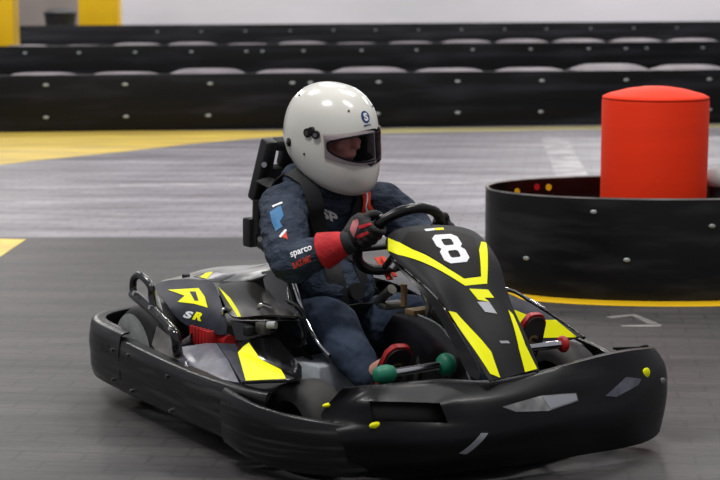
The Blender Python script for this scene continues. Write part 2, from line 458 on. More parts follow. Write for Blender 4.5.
# belt barriers across the hall
def belt(x0, y0, x1, y1, h, thick, bolts, material, label):
    root = empty('belt_barrier', ((x0+x1)/2, (y0+y1)/2, 0), math.atan2(y1-y0, x1-x0)); Lh = math.hypot(x1-x0, y1-y0)/2
    tag(root, label, 'barrier', 'long black belt barriers across the hall')
    bm = bmesh.new(); box_bm(bm, (0, 0, h/2+.002), (Lh*2, thick, h), bev=.012)
    link('belt', to_mesh(bm), material, root)
    for bx, bz in bolts:
        bm = bmesh.new(); sweep(bm, [(bx, -thick/2-.001, bz), (bx, -thick/2-.012, bz), (bx, -thick/2-.02, bz)], [(.027, .015), (.027, .015), (.014, .008)], 12)
        link('bolt', to_mesh(bm), 'bolt', root)
    return root
def line_y(y0, x0, y1, x1, x): return y0+(y1-y0)*(x-x0)/(x1-x0)
R1 = (-8.0, 15.05, 8.0, 17.47)
def bolts_row(row, pxs, z):
    """bolt spots along a row given by their distance along the row"""
    return [(s, z) for s in pxs]
b1 = [(s, .438) for s in [-2.949, -2.222, -1.429, -0.652, -0.48, 0.174, 0.944, 1.775, 2.619, 3.465]] + [(s, .138) for s in [-2.956, -2.218, -1.451, -0.654, 0.165, 0.946, 1.769, 3.473]]
belt(*R1, .528, .06, b1, 'belt', 'nearest long black belt barrier, behind the yellow floor line')
R2 = (-11, 21.5, 11, 25.7)
belt(*R2, .53, .06, [(s, .44) for s in [-4.54, -3.831, -3.086, -2.332, -1.583, -1.363, -0.796, 0.014, 0.792, 1.594, 2.436, 3.288, 3.838, 4.152, 4.997]], 'belt', 'middle long black belt barrier, one lane behind the nearest')
R3 = (-14, 31.0, 14, 38.2)
belt(*R3, .53, .06, [(s, .40) for s in [-4.111, -3.241, -2.359, -1.445, -0.561, 0.314, 1.221, 2.14, 3.071, 3.992, 4.97, 5.939, 6.92]], 'beltdusty', 'farthest long black belt barrier, low in front of the white wall')

def make_block(L_, D_, H_, bulge):
    root = empty('barrier_block', (0, 0, 0))
    box('block_body', (0, 0, (H_-.03)/2), (L_, D_, H_-.03), 'blockbody', root, bev=.02)
    bm = bmesh.new(); nx, ny = 16, 8; g = []
    for i in range(nx+1):
        r_ = []
        for j in range(ny+1):
            a = i/nx*2-1; b = j/ny*2-1
            z = (1-abs(a)**4.5)*(1-abs(b)**4)
            r_.append(bm.verts.new((a*L_*.5, b*D_*.5, H_-.03+bulge*z)))
        g.append(r_)
    for i in range(nx):
        for j in range(ny): bm.faces.new((g[i][j], g[i+1][j], g[i+1][j+1], g[i][j+1]))
    bm.faces.new([g[i][0] for i in range(nx, -1, -1)]+[g[0][j] for j in range(1, ny+1)]+[g[i][ny] for i in range(1, nx+1)]+[g[nx][j] for j in range(ny-1, 0, -1)])
    link('block_cover', to_mesh(bm), 'blockcover', root)
    return root
proto = make_block(.735, .5, .51, .056)
def copy_tree(o, parent=None):
    c = o.copy(); COL.objects.link(c); c.parent = parent
    for ch in [x for x in bpy.data.objects if x.parent == o]: copy_tree(ch, c)
    return c
first = True
ORD = ['leftmost', 'second from the left', 'third from the left', 'fourth from the left', 'fifth from the left', 'sixth from the left', 'seventh from the left', 'eighth from the left', 'ninth from the left', 'tenth from the left', 'third from the right', 'second from the right', 'rightmost']
def blocks(row, dists, label, group, dy=.31, dz=None):
    global first
    x0, y0, x1, y1 = row; a = math.atan2(y1-y0, x1-x0); mx, my = (x0+x1)/2, (y0+y1)/2
    for i, (s, lift) in enumerate(dists):
        o = proto if first else copy_tree(proto); first = False
        o.location = (mx+s*math.cos(a)-dy*math.sin(a), my+s*math.sin(a)+dy*math.cos(a), 0)
        o.rotation_euler = (0, 0, a); o.scale = (1, 1, lift)
        tag(o, label % ('rightmost' if i == len(dists)-1 else ORD[i]), 'barrier block', group)
blocks(R1, [(-3.726, 0.97), (-2.983, 1.0), (-2.202, 1.0), (-1.418, 1.05), (-0.623, 1.02), (0.155, 1.05), (0.948, 1.02), (1.754, 1.02), (2.556, 1.08), (3.38, 1.05)], 'pale domed barrier block behind the nearest black belt, %s of its row', 'barrier blocks behind the nearest belt')
blocks(R2, [(-4.513, 1.0), (-3.776, 0.98), (-3.031, 1.03), (-2.27, 1.04), (-1.507, 1.0), (-0.747, 1.04), (0.021, 1.0), (0.799, 1.02), (1.601, 1.05), (2.413, 1.06), (3.265, 1.06), (4.121, 1.06), (4.98, 1.05)], 'pale domed barrier block behind the middle black belt, %s of its row', 'barrier blocks behind the middle belt')

def post(name, x, y, w_, d_, h, label):
    root = empty(name, (x, y, 0)); tag(root, label, 'post')
    box('post_shaft', (0, 0, h/2), (w_, d_, h), 'yellowpost', root, bev=.05)
    box('base_plate', (0, 0, .012), (w_+.12, d_+.12, .024), 'matte', root, bev=.004)
post('yellow_post', -5.0186, 23.8, .50, .45, 3.6, 'wide yellow square post at the left edge, behind the middle barrier')
post('yellow_post', -5.2425, 34.6, .80, .6, 3.6, 'yellow square post behind the farthest barrier, left of the white wall stretch')
# dark bin with lid and bag seen over the far barrier
root = empty('waste_bin', (-6.2060, 35.5, 0)); tag(root, 'dark round-topped waste bin behind the far barrier near the yellow post', 'bin')
bm = bmesh.new(); sweep(bm, [(0, 0, 0), (0, 0, .1), (0, 0, .62), (0, 0, .70)], [(.24, .24), (.27, .27), (.32, .32), (.33, .33)], 24); link('bin_body', to_mesh(bm), 'blockbody', root)
bm = bmesh.new(); sweep(bm, [(0, 0, .70), (0, 0, .74), (0, 0, .80), (0, 0, .83)], [(.35, .35), (.35, .35), (.24, .24), (.08, .08)], 24); link('bin_lid', to_mesh(bm), 'matte', root)

# oblong belt enclosure with the red drum in it
def ell(cx, cy, rx, ry, n=72, p=2.05): 
    out = []
    for i in range(n):
        a = 2*PI*i/n; c, s = math.cos(a), math.sin(a)
        out.append((cx+rx*math.copysign(abs(c)**(2/p), c), cy+ry*math.copysign(abs(s)**(2/p), s)))
    return out
RC = (1.37, 7.80)
root = empty('round_barrier', (*RC, 0)); tag(root, 'low oval black belt enclosure around the red drum', 'barrier')
def ring(name, rx, ry, t, z0, z1, material, parent):
    o_ = ell(0, 0, rx, ry); i_ = ell(0, 0, rx-t, ry-t); bm = bmesh.new(); n = len(o_)
    R_ = [[bm.verts.new((*p, z)) for p in q] for q, z in ((i_, z0), (o_, z0), (o_, z1-.008), ([((a[0]+b[0])/2*1.0+(a[0]-b[0])*.35, (a[1]+b[1])/2+(a[1]-b[1])*.35) for a, b in zip(o_, i_)], z1), (i_, z1-.004))]
    for k_ in range(5):
        for j in range(n): bm.faces.new((R_[k_][j], R_[k_][(j+1) % n], R_[(k_+1) % 5][(j+1) % n], R_[(k_+1) % 5][j]))
    return link(name, to_mesh(bm), material, parent)
ring('belt_wall', .79, .45, .014, 0.002, .455, 'belt_round', root)
ring('top_edge', .792, .452, .016, .452, .459, 'scrape', root)
def ring_pt(px_x, z, rx=.79, ry=.45, p=2.05):
    x = px_x-RC[0]; y = -ry*(1-abs(x/rx)**p)**(1/p)
    nx = abs(x)**(p-1)/rx**p*(1 if x > 0 else -1); ny = -abs(y)**(p-1)/ry**p
    n = Vector((nx, ny, 0)).normalized(); return Vector((x, y, z)), n
for bx, bz in [(0.746, 0.168), (1.025, 0.395), (1.171, 0.186), (1.539, 0.337)]:
    p, n = ring_pt(bx, bz)
    bm = bmesh.new(); sweep(bm, [p, p+n*.006, p+n*.010], [(.015, .009), (.015, .009), (.007, .004)], 10); link('bolt', to_mesh(bm), 'bolt', root)
for bx, bz, c_ in ((-.62, .40, 'ringyellow'), (-.52, .415, 'red'), (-.46, .41, 'ringyellow')):
    p, n = ring_pt(RC[0]+bx, bz, .776, .436); p.y = -p.y; n.x = -n.x
    rod('round_sticker', p, p+n*.004, .016, c_, root, seg=14)
ring('floor_ring', .93, .56, .13, .0016, .006, 'ringyellow', floor)
bpy.data.objects['floor_ring'].location = (*RC, 0); bpy.data.objects['floor_ring'].name = 'floor_marking'
root = empty('drum', (1.355, 7.80, 0)); tag(root, 'tall red-orange drum with a shallow domed lid inside the oval enclosure', 'drum')
bm = bmesh.new(); sweep(bm, [(0, 0, 0), (0, 0, .012), (0, 0, .45), (0, 0, .853), (0, 0, .865)], [(.235, .235), (.243, .243), (.243, .243), (.244, .244), (.240, .240)], 64); link('drum_body', to_mesh(bm), 'drum', root)
bm = bmesh.new(); sweep(bm, [(0, 0, .865), (0, 0, .873), (0, 0, .886), (0, 0, .908), (0, 0, .918), (0, 0, .921)], [(.2435,)*2, (.242,)*2, (.215,)*2, (.13,)*2, (.06,)*2, (.01,)*2], 64)
l_ = link('drum_lid', to_mesh(bm), 'drum', root, angle=180)
root = empty('bollard', (1.6706, 7.86, 0)); tag(root, 'small pale round-topped bollard at the right frame edge, beside the drum', 'bollard')
bm = bmesh.new(); sweep(bm, [(0, 0, 0), (0, 0, .40), (0, 0, .44), (0, 0, .455)], [(.05,)*2, (.05,)*2, (.05,)*2, (.05,)*2], 24); link('bollard_shaft', to_mesh(bm), 'matte', root)
bm = bmesh.new(); sweep(bm, [(0, 0, .455), (0, 0, .49), (0, 0, .53), (0, 0, .545)], [(.07,)*2, (.068,)*2, (.05,)*2, (.01,)*2], 24); link('bollard_cap', to_mesh(bm), 'dusty', root, angle=180)

# ------------------------------------------------------------ the kart
KL = (0.01, 5.38, 0); KR = math.radians(-57)
kart = empty('go_kart', KL, KR)
tag(kart, 'black and fluorescent yellow go-kart with number 8 on its nose', 'go-kart')

# floor tray and frame
slab('floor_tray', [(-.72, -.42), (-.2, -.5), (.25, -.5), (.72, -.3), (.78, 0), (.72, .3), (.25, .5), (-.2, .5), (-.72, .42)], .045, .055, 'matte', kart)
for s in (-1, 1):
    tube('frame_tube', [(-.82, s*.33, .10), (-.5, s*.36, .085), (-.1, s*.38, .075), (.3, s*.34, .075), (.6, s*.22, .08), (.78, s*.15, .10)], .015, 'matte', kart)
    tube('frame_tube', [(-.1, s*.38, .075), (-.12, s*.5, .10), (.0, s*.56, .13), (.15, s*.56, .13), (.26, s*.5, .10), (.26, s*.36, .075)], .013, 'matte', kart)
rod('rear_axle', (-.565, -.52, .162), (-.565, .52, .162), .018, 'steel', kart)
rod('front_axle_beam', (.43, -.40, .115), (.43, .40, .115), .015, 'matte', kart)

def wheel(c, R_, W_, s, steer=0, face='dusty', disc=False):
    """tyre > rim, hub"""
    prof = [(-.5, .62), (-.5, .80), (-.46, .92), (-.36, .985), (-.18, 1), (.18, 1), (.36, .985), (.46, .92), (.5, .80), (.5, .62), (.42, .58), (-.42, .58)]
    bm = bmesh.new(); n = 40; rr = []
    for i in range(n):
        a = 2*PI*i/n; rr.append([bm.verts.new((math.cos(a)*R_*q, p*W_, math.sin(a)*R_*q)) for p, q in prof])
    for i in range(n):
        for k_ in range(len(prof)): bm.faces.new((rr[i][k_], rr[i][(k_+1) % len(prof)], rr[(i+1) % n][(k_+1) % len(prof)], rr[(i+1) % n][k_]))
    t = link('tyre', to_mesh(bm), 'rubber', kart); t.location = c; t.rotation_euler = (0, 0, steer)
    bm = bmesh.new(); prof2 = [(.46, .60), (.46, .66), (.36, .62), (.12, .50), (.10, .22), (.16, .18), (.16, .0)] if not disc else [(.48, .60), (.52, .84), (.535, .86), (.53, .4), (.54, .22), (.55, .2), (.55, .0)]
    rr = []
    for i in range(n):
        a = 2*PI*i/n; rr.append([bm.verts.new((math.cos(a)*R_*q, s*p*W_, math.sin(a)*R_*q)) for p, q in prof2[:-1]])
    cv = bm.verts.new((0, s*prof2[-1][0]*W_, 0))
    for i in range(n):
        for k_ in range(len(prof2)-2): bm.faces.new((rr[i][k_], rr[i][k_+1], rr[(i+1) % n][k_+1], rr[(i+1) % n][k_]))
        bm.faces.new((rr[i][-1], cv, rr[(i+1) % n][-1]))
    link('rim', to_mesh(bm), face, t)
    bm = bmesh.new(); p = prof2[-1][0]*W_
    sweep(bm, [(0, s*p*.7, 0), (0, s*(p+.02), 0), (0, s*(p+.03), 0)], [(.024,)*2, (.022,)*2, (.012,)*2], 12); link('hub_nut', to_mesh(bm), 'chrome', t)
    return t
wheel((-.565, -.46, .162), .162, .17, -1, face='dusty', disc=True)
wheel((-.565, .46, .162), .162, .17, 1)
wheel((.43, -.475, .132), .132, .13, -1, steer=.12, face='matte')
wheel((.43, .475, .132), .132, .13, 1, steer=.12, face='matte')

# outer bands
def band(name, path, zb, zt, material, lip=.045, bulge=.012, sub=1, thick=.006, inset=.02):
    n = len(path); P_ = [Vector((p[0], p[1], 0)) for p in path]; rows = [[] for _ in range(8)]
    for i, p in enumerate(P_):
        t = (P_[min(i+1, n-1)]-P_[max(i-1, 0)]).normalized(); o_ = Vector((-t.y, t.x, 0))
        if o_.dot(Vector((p.x, p.y, 0))) < 0: o_ = -o_
        b_ = zb[i] if isinstance(zb, (list, tuple)) else zb; t_ = zt[i] if isinstance(zt, (list, tuple)) else zt
        h = t_-b_
        prof = [(-inset*1.4, b_), (-.004, b_+.012), (bulge*.6, b_+h*.25), (bulge*.2, b_+h*.45), (bulge, b_+h*.62), (.0, t_-.008), (-.006, t_), (-lip, t_-.004)]
        for r_, (d, z) in zip(rows, prof): r_.append(p+o_*d+Vector((0, 0, z)))
    return grid_surface(name, rows, material, kart, thick=thick, sub=sub, crease=(1, 5))
right_side = [(-.50, -.636), (-.42, -.638), (-.3, -.639), (-.1, -.638), (.08, -.638), (.22, -.634), (.33, -.62), (.40, -.59)]
ztop = [.245, .241, .237, .232, .232, .236, .236, .236]
sb = band('side_bumper', right_side, .055, ztop, 'bumper')
band('side_bumper', [(x, -y) for x, y in right_side], .055, ztop, 'bumper')
rear = [(-.47, -.632), (-.60, -.630), (-.72, -.622), (-.80, -.592), (-.865, -.53), (-.905, -.42), (-.935, -.28), (-.95, -.1), (-.95, .1), (-.935, .28), (-.905, .42), (-.865, .53), (-.80, .592), (-.72, .622), (-.60, .630), (-.47, .632)]
rb = band('rear_bumper', rear, .06, .258, 'bumper')
for (bx, bz) in ((-.52, .20), (-.52, .10), (-.40, .205), (-.38, .09), (-.12, .19), (-.10, .085), (.24, .18), (.26, .09)):
    rod('bolt', (bx, -.632, bz), (bx, -.650, bz), .006, 'steel', sb, seg=10)
# front corner guards
corner = [(.27, -.662), (.36, -.667), (.45, -.655), (.53, -.625), (.60, -.575), (.655, -.52), (.685, -.475), (.695, -.43)]
cg = band('corner_guard', corner, [.06, .05, .042, .038, .035, .033, .03, .03], [.235, .228, .219, .212, .203, .195, .190, .186], 'bumper', lip=.02)
band('corner_guard', [(x, -y) for x, y in corner], [.06, .05, .042, .038, .035, .033, .03, .03], [.235, .228, .219, .212, .203, .195, .190, .186], 'bumper', lip=.02)

# nose bumper: columns from the driver's right to the left, rows from the ground up
cols = [
 [(0.6481, -0.4594, 0.0300), (0.7000, -0.5122, 0.1139), (0.6700, -0.5190, 0.1842), (0.6000, -0.5176, 0.1883), (0.5600, -0.5223, 0.1945), (0.6300, -0.4772, 0.2831), (0.5600, -0.4261, 0.2649)],
 [(0.6896, -0.4133, 0.0300), (0.7500, -0.4534, 0.1251), (0.7450, -0.4534, 0.1859), (0.7300, -0.4436, 0.2064), (0.7100, -0.4436, 0.2584), (0.6600, -0.3908, 0.2863), (0.6000, -0.3477, 0.2714)],
 [(0.7472, -0.3246, 0.0300), (0.8000, -0.3684, 0.1239), (0.7900, -0.3618, 0.1770), (0.7750, -0.3515, 0.2003), (0.7500, -0.3412, 0.2500), (0.6900, -0.2864, 0.2873), (0.6400, -0.2482, 0.2752)],
 [(0.7734, -0.2131, 0.0300), (0.8400, -0.2624, 0.1227), (0.8300, -0.2624, 0.1714), (0.8100, -0.2481, 0.1904), (0.7900, -0.2614, 0.2447), (0.7200, -0.1769, 0.2906), (0.6700, -0.1369, 0.2784)],
 [(0.8029, -0.0771, 0.0300), (0.8700, -0.1299, 0.1152), (0.8650, -0.1268, 0.1651), (0.8500, -0.1261, 0.1902), (0.8300, -0.1256, 0.2431), (0.7700, -0.0981, 0.2730), (0.7200, -0.0601, 0.2609)],
 [(0.8168, 0.0932, 0.0300), (0.8850, 0.0394, 0.1220), (0.8800, 0.0497, 0.1717), (0.8650, 0.0505, 0.1973), (0.8500, 0.0545, 0.2430), (0.8000, 0.0831, 0.2876), (0.7500, 0.1201, 0.2760)],
 [(0.8446, 0.2576, 0.0350), (0.8850, 0.2282, 0.1116), (0.8800, 0.2423, 0.1678), (0.8650, 0.2547, 0.1925), (0.8500, 0.2587, 0.2424), (0.8000, 0.3077, 0.3130), (0.7500, 0.3474, 0.3049)],
 [(0.8698, 0.4019, 0.0400), (0.8650, 0.4122, 0.0982), (0.8600, 0.4227, 0.1563), (0.8500, 0.4304, 0.1956), (0.8300, 0.4391, 0.2451), (0.7900, 0.4573, 0.3113), (0.7400, 0.4948, 0.3007)],
 [(0.8359, 0.5205, 0.0450), (0.8000, 0.5690, 0.0796), (0.7900, 0.5887, 0.1309), (0.7800, 0.6004, 0.1803), (0.7700, 0.6035, 0.2372), (0.7500, 0.5710, 0.2935), (0.7100, 0.5958, 0.2863)],
 [(0.7310, 0.6343, 0.0550), (0.7300, 0.6466, 0.0848), (0.7200, 0.6669, 0.1276), (0.7100, 0.6787, 0.1781), (0.7000, 0.6776, 0.2336), (0.6900, 0.6311, 0.2785), (0.6700, 0.6329, 0.2778)],
 [(.56, .60, .07), (.56, .612, .12), (.56, .615, .17), (.56, .612, .20), (.56, .605, .24), (.56, .58, .26), (.56, .55, .262)],
]
rows = [[c[i] for c in cols] for i in range(7)]
nose = grid_surface('front_bumper', rows, 'nosebumper', kart, thick=.007, sub=2, skip={(3, 1), (3, 2)}, crease=(5,), angle=50)
# dark pocket behind the slot in the bumper
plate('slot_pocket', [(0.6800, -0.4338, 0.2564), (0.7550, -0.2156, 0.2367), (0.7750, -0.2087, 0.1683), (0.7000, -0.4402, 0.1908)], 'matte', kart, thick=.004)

# nose fairing (number panel): rows from the steering wheel down to the bumper, columns from right to left
nr = [
 [(0.3621, -0.1550, 0.6365), (0.3653, -0.1500, 0.6545), (0.3657, -0.1000, 0.6686), (0.3585, 0.0000, 0.6659), (0.3786, 0.0900, 0.6582), (0.3964, 0.1450, 0.6406), (0.4240, 0.1550, 0.6186)],
 [(0.3751, -0.1600, 0.5966), (0.3867, -0.1500, 0.6093), (0.4091, -0.0900, 0.6371), (0.4209, 0.0000, 0.6402), (0.4299, 0.0900, 0.6370), (0.4538, 0.1400, 0.6207), (0.4710, 0.1500, 0.5946)],
 [(0.5065, -0.1500, 0.5457), (0.5123, -0.1400, 0.5604), (0.4929, -0.0800, 0.5817), (0.4975, 0.0000, 0.5931), (0.5039, 0.0800, 0.5990), (0.5187, 0.1250, 0.5849), (0.5355, 0.1350, 0.5591)],
 [(0.5939, -0.1300, 0.5012), (0.5946, -0.1200, 0.5178), (0.5647, -0.0700, 0.5289), (0.5627, 0.0000, 0.5426), (0.5622, 0.0700, 0.5509), (0.5635, 0.1100, 0.5383), (0.5753, 0.1200, 0.5120)],
 [(0.6376, -0.1150, 0.4424), (0.6315, -0.1000, 0.4514), (0.6158, -0.0600, 0.4592), (0.6270, 0.0000, 0.4725), (0.6249, 0.0600, 0.4807), (0.6179, 0.0950, 0.4731), (0.6295, 0.1050, 0.4470)],
 [(0.7164, -0.1050, 0.3678), (0.7170, -0.0950, 0.3783), (0.7016, -0.0550, 0.3796), (0.7094, 0.0000, 0.3892), (0.7150, 0.0500, 0.3992), (0.7079, 0.0850, 0.3940), (0.7189, 0.0950, 0.3741)],
 [(0.8003, -0.1000, 0.2794), (0.8008, -0.0900, 0.2868), (0.7858, -0.0500, 0.2815), (0.7858, 0.0000, 0.2867), (0.7820, 0.0500, 0.2912), (0.7856, 0.0800, 0.2911), (0.7963, 0.0900, 0.2772)],
]
fair = grid_surface('nose_fairing', nr, 'panel', kart, thick=.006, sub=2, angle=50)

def dec(mat_, name, target, pts, **k_): return decal(name, mat_, target, target, [pts], **k_)
F_ = fair
dec('yellow', 'yellow_stripe', F_, [(0.3709, -0.1538, 0.6436), (0.3842, -0.1626, 0.6071), (0.4205, -0.1515, 0.5990), (0.5411, -0.0711, 0.5551), (0.5852, -0.0273, 0.5190), (0.5953, 0.0453, 0.5193), (0.4615, 0.1418, 0.6154), (0.4650, 0.1202, 0.6207), (0.4989, 0.0874, 0.6037), (0.5763, 0.0374, 0.5381), (0.5695, -0.0195, 0.5366), (0.5330, -0.0510, 0.5639), (0.4701, -0.0892, 0.6003), (0.4386, -0.1104, 0.6128), (0.3992, -0.1300, 0.6302)])
dec('numberpad', 'number_field', F_, [(0.3988, -0.1261, 0.6328), (0.3842, -0.0909, 0.6581), (0.4081, 0.0685, 0.6513), (0.4467, 0.1075, 0.6316), (0.4985, 0.0840, 0.6040), (0.5734, 0.0359, 0.5408), (0.5673, -0.0179, 0.5391), (0.5310, -0.0460, 0.5662), (0.4683, -0.0843, 0.6026), (0.4375, -0.1060, 0.6152)], off=.0007)
dec('yellow', 'yellow_stripe', F_, [(0.6303, -0.1205, 0.4593), (0.6401, -0.0993, 0.4557), (0.7102, -0.0579, 0.3815), (0.7365, -0.0453, 0.3527), (0.7927, -0.0555, 0.2894), (0.7887, -0.0881, 0.3043), (0.7148, -0.1039, 0.3790)])
dec('yellow', 'yellow_stripe', F_, [(0.6609, 0.0731, 0.4495), (0.6712, 0.0837, 0.4353), (0.7411, 0.0740, 0.3599), (0.7882, 0.0814, 0.2973), (0.7841, 0.0374, 0.2903), (0.7498, 0.0453, 0.3502)])
dec('yellow', 'yellow_chevron', F_, [(0.5943, -0.0195, 0.5107), (0.6093, 0.0385, 0.5043), (0.6302, 0.0449, 0.4831), (0.6243, 0.0128, 0.4855), (0.6363, 0.0220, 0.4746), (0.6235, -0.0083, 0.4816)])
dec('greyvinyl', 'small_grey_logo', F_, [(0.6266, -0.0142, 0.4768), (0.6363, 0.0220, 0.4746), (0.6680, 0.0274, 0.4438), (0.6538, -0.0055, 0.4508)])
dec('yellow', 'yellow_dash', F_, [(0.3856, 0.0030, 0.6614), (0.3874, 0.0350, 0.6606), (0.3978, 0.0313, 0.6560), (0.3959, 0.0030, 0.6566)])
dec('white', 'white_dash', F_, [(0.3851, -0.0334, 0.6612), (0.3856, 0.0030, 0.6614), (0.3954, -0.0003, 0.6568), (0.3947, -0.0328, 0.6563)])
dec('greyvinyl', 'small_grey_badge', F_, [(0.7216, -0.0056, 0.3774), (0.7285, 0.0216, 0.3755), (0.7343, 0.0245, 0.3689), (0.7276, -0.0029, 0.3709)])
# the number
e8 = [(0.18, 0), (.82, 0), (1, .12), (1, .40), (.88, .5), (1, .60), (1, .88), (.82, 1), (.18, 1), (0, .88), (0, .60), (.12, .5), (0, .40), (0, .12)]
h1 = [(.36, .17), (.64, .17), (.70, .21), (.70, .37), (.64, .41), (.36, .41), (.30, .37), (.30, .21)]
h2 = [(x, y+.42) for x, y in h1]
def number8(p00, p10, p01, p11):
    if None in (p00, p10, p01, p11): return
    p00, p10, p01, p11 = map(Vector, (p00, p10, p01, p11))
    q = lambda x, y: (p00*(1-x)+p10*x)*(1-y)+(p01*(1-x)+p11*x)*y
    decal('number_eight', 'white', fair, fair, [[q(*a) for a in o] for o in (e8, h1, h2)], off=.0022)
number8((0.5189, -0.0481, 0.5750), (0.5321, 0.0333, 0.5769), (0.4146, -0.0322, 0.6451), (0.4243, 0.0530, 0.6439))

# side skirts of the fairing, dark glossy
grid_surface('fairing_skirt', [
 [(0.3709, -0.1500, 0.5891), (0.4922, -0.1400, 0.5367), (0.5801, -0.1200, 0.4921), (0.6240, -0.1050, 0.4331), (0.7031, -0.0950, 0.3584), (0.7777, -0.0900, 0.2851)],
 [(0.3943, -0.1550, 0.5748), (0.4964, -0.1500, 0.5235), (0.5715, -0.1350, 0.4747), (0.6106, -0.1200, 0.4149), (0.6728, -0.1150, 0.3493), (0.7313, -0.1150, 0.2762)],
 ], 'black', kart, thick=.006, sub=2)
grid_surface('leg_shield', [
 [(0.2618, -0.0500, 0.3941), (0.3903, -0.0500, 0.4030), (0.5089, -0.0500, 0.3836), (0.5744, -0.0500, 0.3442), (0.6243, -0.0500, 0.2909), (0.6543, -0.0500, 0.2374)],
 [(0.2696, -0.0700, 0.3757), (0.3661, -0.0550, 0.3718), (0.4845, -0.0650, 0.3538), (0.5356, -0.0650, 0.3179), (0.5762, -0.0650, 0.2715), (0.6065, -0.0650, 0.2237)],
 [(0.1623, -0.0200, 0.3266), (0.3130, -0.0550, 0.3284), (0.3984, -0.0550, 0.2974), (0.4405, -0.0550, 0.2623), (0.4719, -0.0550, 0.2255), (0.4826, -0.0550, 0.1910)],
 [(0.0800, 0.0200, 0.2624), (0.1779, 0.0000, 0.2437), (0.2337, 0.0000, 0.2094), (0.2559, 0.0000, 0.1819), (0.2780, 0.0000, 0.1544), (0.2782, 0.0000, 0.1290)],
 ], 'shield', kart, thick=.006, sub=2)
tube('shield_highlight', [(0.3870, -0.0550, 0.4030), (0.4597, -0.0550, 0.3969), (0.5209, -0.0550, 0.3802), (0.5763, -0.0550, 0.3451), (0.6212, -0.0550, 0.3028), (0.6561, -0.0550, 0.2444)], .003, 'dusty', kart)  # pale tube stands in for the highlight along the shield rim

box('battery_box', (-.22, .40, .20), (.42, .22, .26), 'black', kart, bev=.03)
grid_surface('pod_cover', [[(-.55, .24, .36), (-.3, .235, .40), (0, .235, .38), (.2, .25, .30), (.33, .27, .20)], [(-.60, .42, .36), (-.3, .42, .39), (0, .42, .37), (.22, .42, .29), (.38, .42, .18)], [(-.60, .57, .28), (-.3, .585, .28), (0, .59, .27), (.22, .585, .235), (.38, .57, .14)]], 'carbon_dark', kart, thick=.006, sub=2)
# far side pod with yellow flash and an upper-edge highlight built in
fp = plate('side_pod', [(0.0820, 0.5000, 0.3738), (0.2313, 0.5000, 0.3570), (0.3850, 0.5000, 0.3199), (0.4935, 0.5000, 0.2902), (0.3606, 0.4600, 0.2419), (0.2045, 0.4200, 0.2215), (0.0140, 0.4600, 0.3366)], 'carbon_dark', kart, thick=.01)
tube('pod_edge', [(0.0581, 0.5100, 0.3760), (0.1391, 0.5100, 0.3783), (0.2187, 0.5100, 0.3606), (0.3120, 0.5100, 0.3393), (0.3979, 0.5100, 0.3145), (0.4915, 0.5100, 0.2855)], .006, 'black', kart)
tube('pod_edge_highlight_strip', [(0.0614, 0.5200, 0.3840), (0.1425, 0.5200, 0.3744), (0.2219, 0.5200, 0.3601), (0.2894, 0.5200, 0.3444)], .0035, 'chrome', kart).name = 'pod_edge_glint'  # highlight on the pod edge, put in as a chrome strip
dec('yellow', 'yellow_flash', fp, [(0.1379, 0.4699, 0.3351), (0.3063, 0.4820, 0.3151), (0.3705, 0.4953, 0.3245), (0.4814, 0.4981, 0.2851), (0.3336, 0.4610, 0.2631), (0.2058, 0.4591, 0.2939)])

# steering wheel and column
wc = Vector((.205, 0, .605)); wu = Vector((.65, 0, .76)).normalized(); wn = Vector((.76, 0, -.65)).normalized(); RW = .143
sw = empty('steering_wheel', (0, 0, 0)); sw.parent = kart
ringp = [wc+(Vector((0, 1, 0))*math.cos(a)+wu*math.sin(a))*RW for a in [2*PI*i/40 for i in range(40)]]
bm = bmesh.new(); sweep(bm, ringp, .0165, 12, closed=True); link('wheel_rim', to_mesh(bm), 'black', sw)
for a in (-.2, PI+.2, -PI/2):
    e = wc+(Vector((0, 1, 0))*math.cos(a)+wu*math.sin(a))*RW
    rod('wheel_spoke', wc+wn*.02, e, .011, 'matte', sw, r2=.009)
rod('wheel_hub', wc-wn*.012, wc+wn*.04, .035, 'black', sw)
rod('steering_column', wc+wn*.03, (.62, 0, .13), .010, 'steel', kart)
rod('column_bearing', (.44, -.02, .40), (.44, .02, .40), .03, 'steel', kart)
# linkage, chrome fittings and brackets under the fairing
rod('column_support', (.36, -.06, .10), (.40, -.02, .45), .010, 'steel', kart)
rod('column_support', (.36, .06, .10), (.40, .02, .45), .010, 'steel', kart)
rod('brake_cylinder', (0.1769, -0.0600, 0.4097), (0.2543, -0.0600, 0.4627), .016, 'steel', kart)
rod('brake_reservoir', (0.3051, -0.0500, 0.4168), (0.3047, -0.0500, 0.4849), .010, 'gold', kart)
rod('link_fitting', (0.3131, -0.1000, 0.5401), (0.3198, -0.0900, 0.5554), .012, 'chrome', kart)
box('mounting_bracket', (0.2103, -0.0300, 0.4025), (.05, .08, .02), 'steel', kart)
box('mounting_bracket', (0.3617, -0.0300, 0.4084), (.05, .08, .018), 'gold', kart)
rod('tie_rod', (.46, -.38, .14), (.55, -.03, .13), .007, 'steel', kart)
rod('tie_rod', (.46, .38, .14), (.55, .03, .13), .007, 'steel', kart)

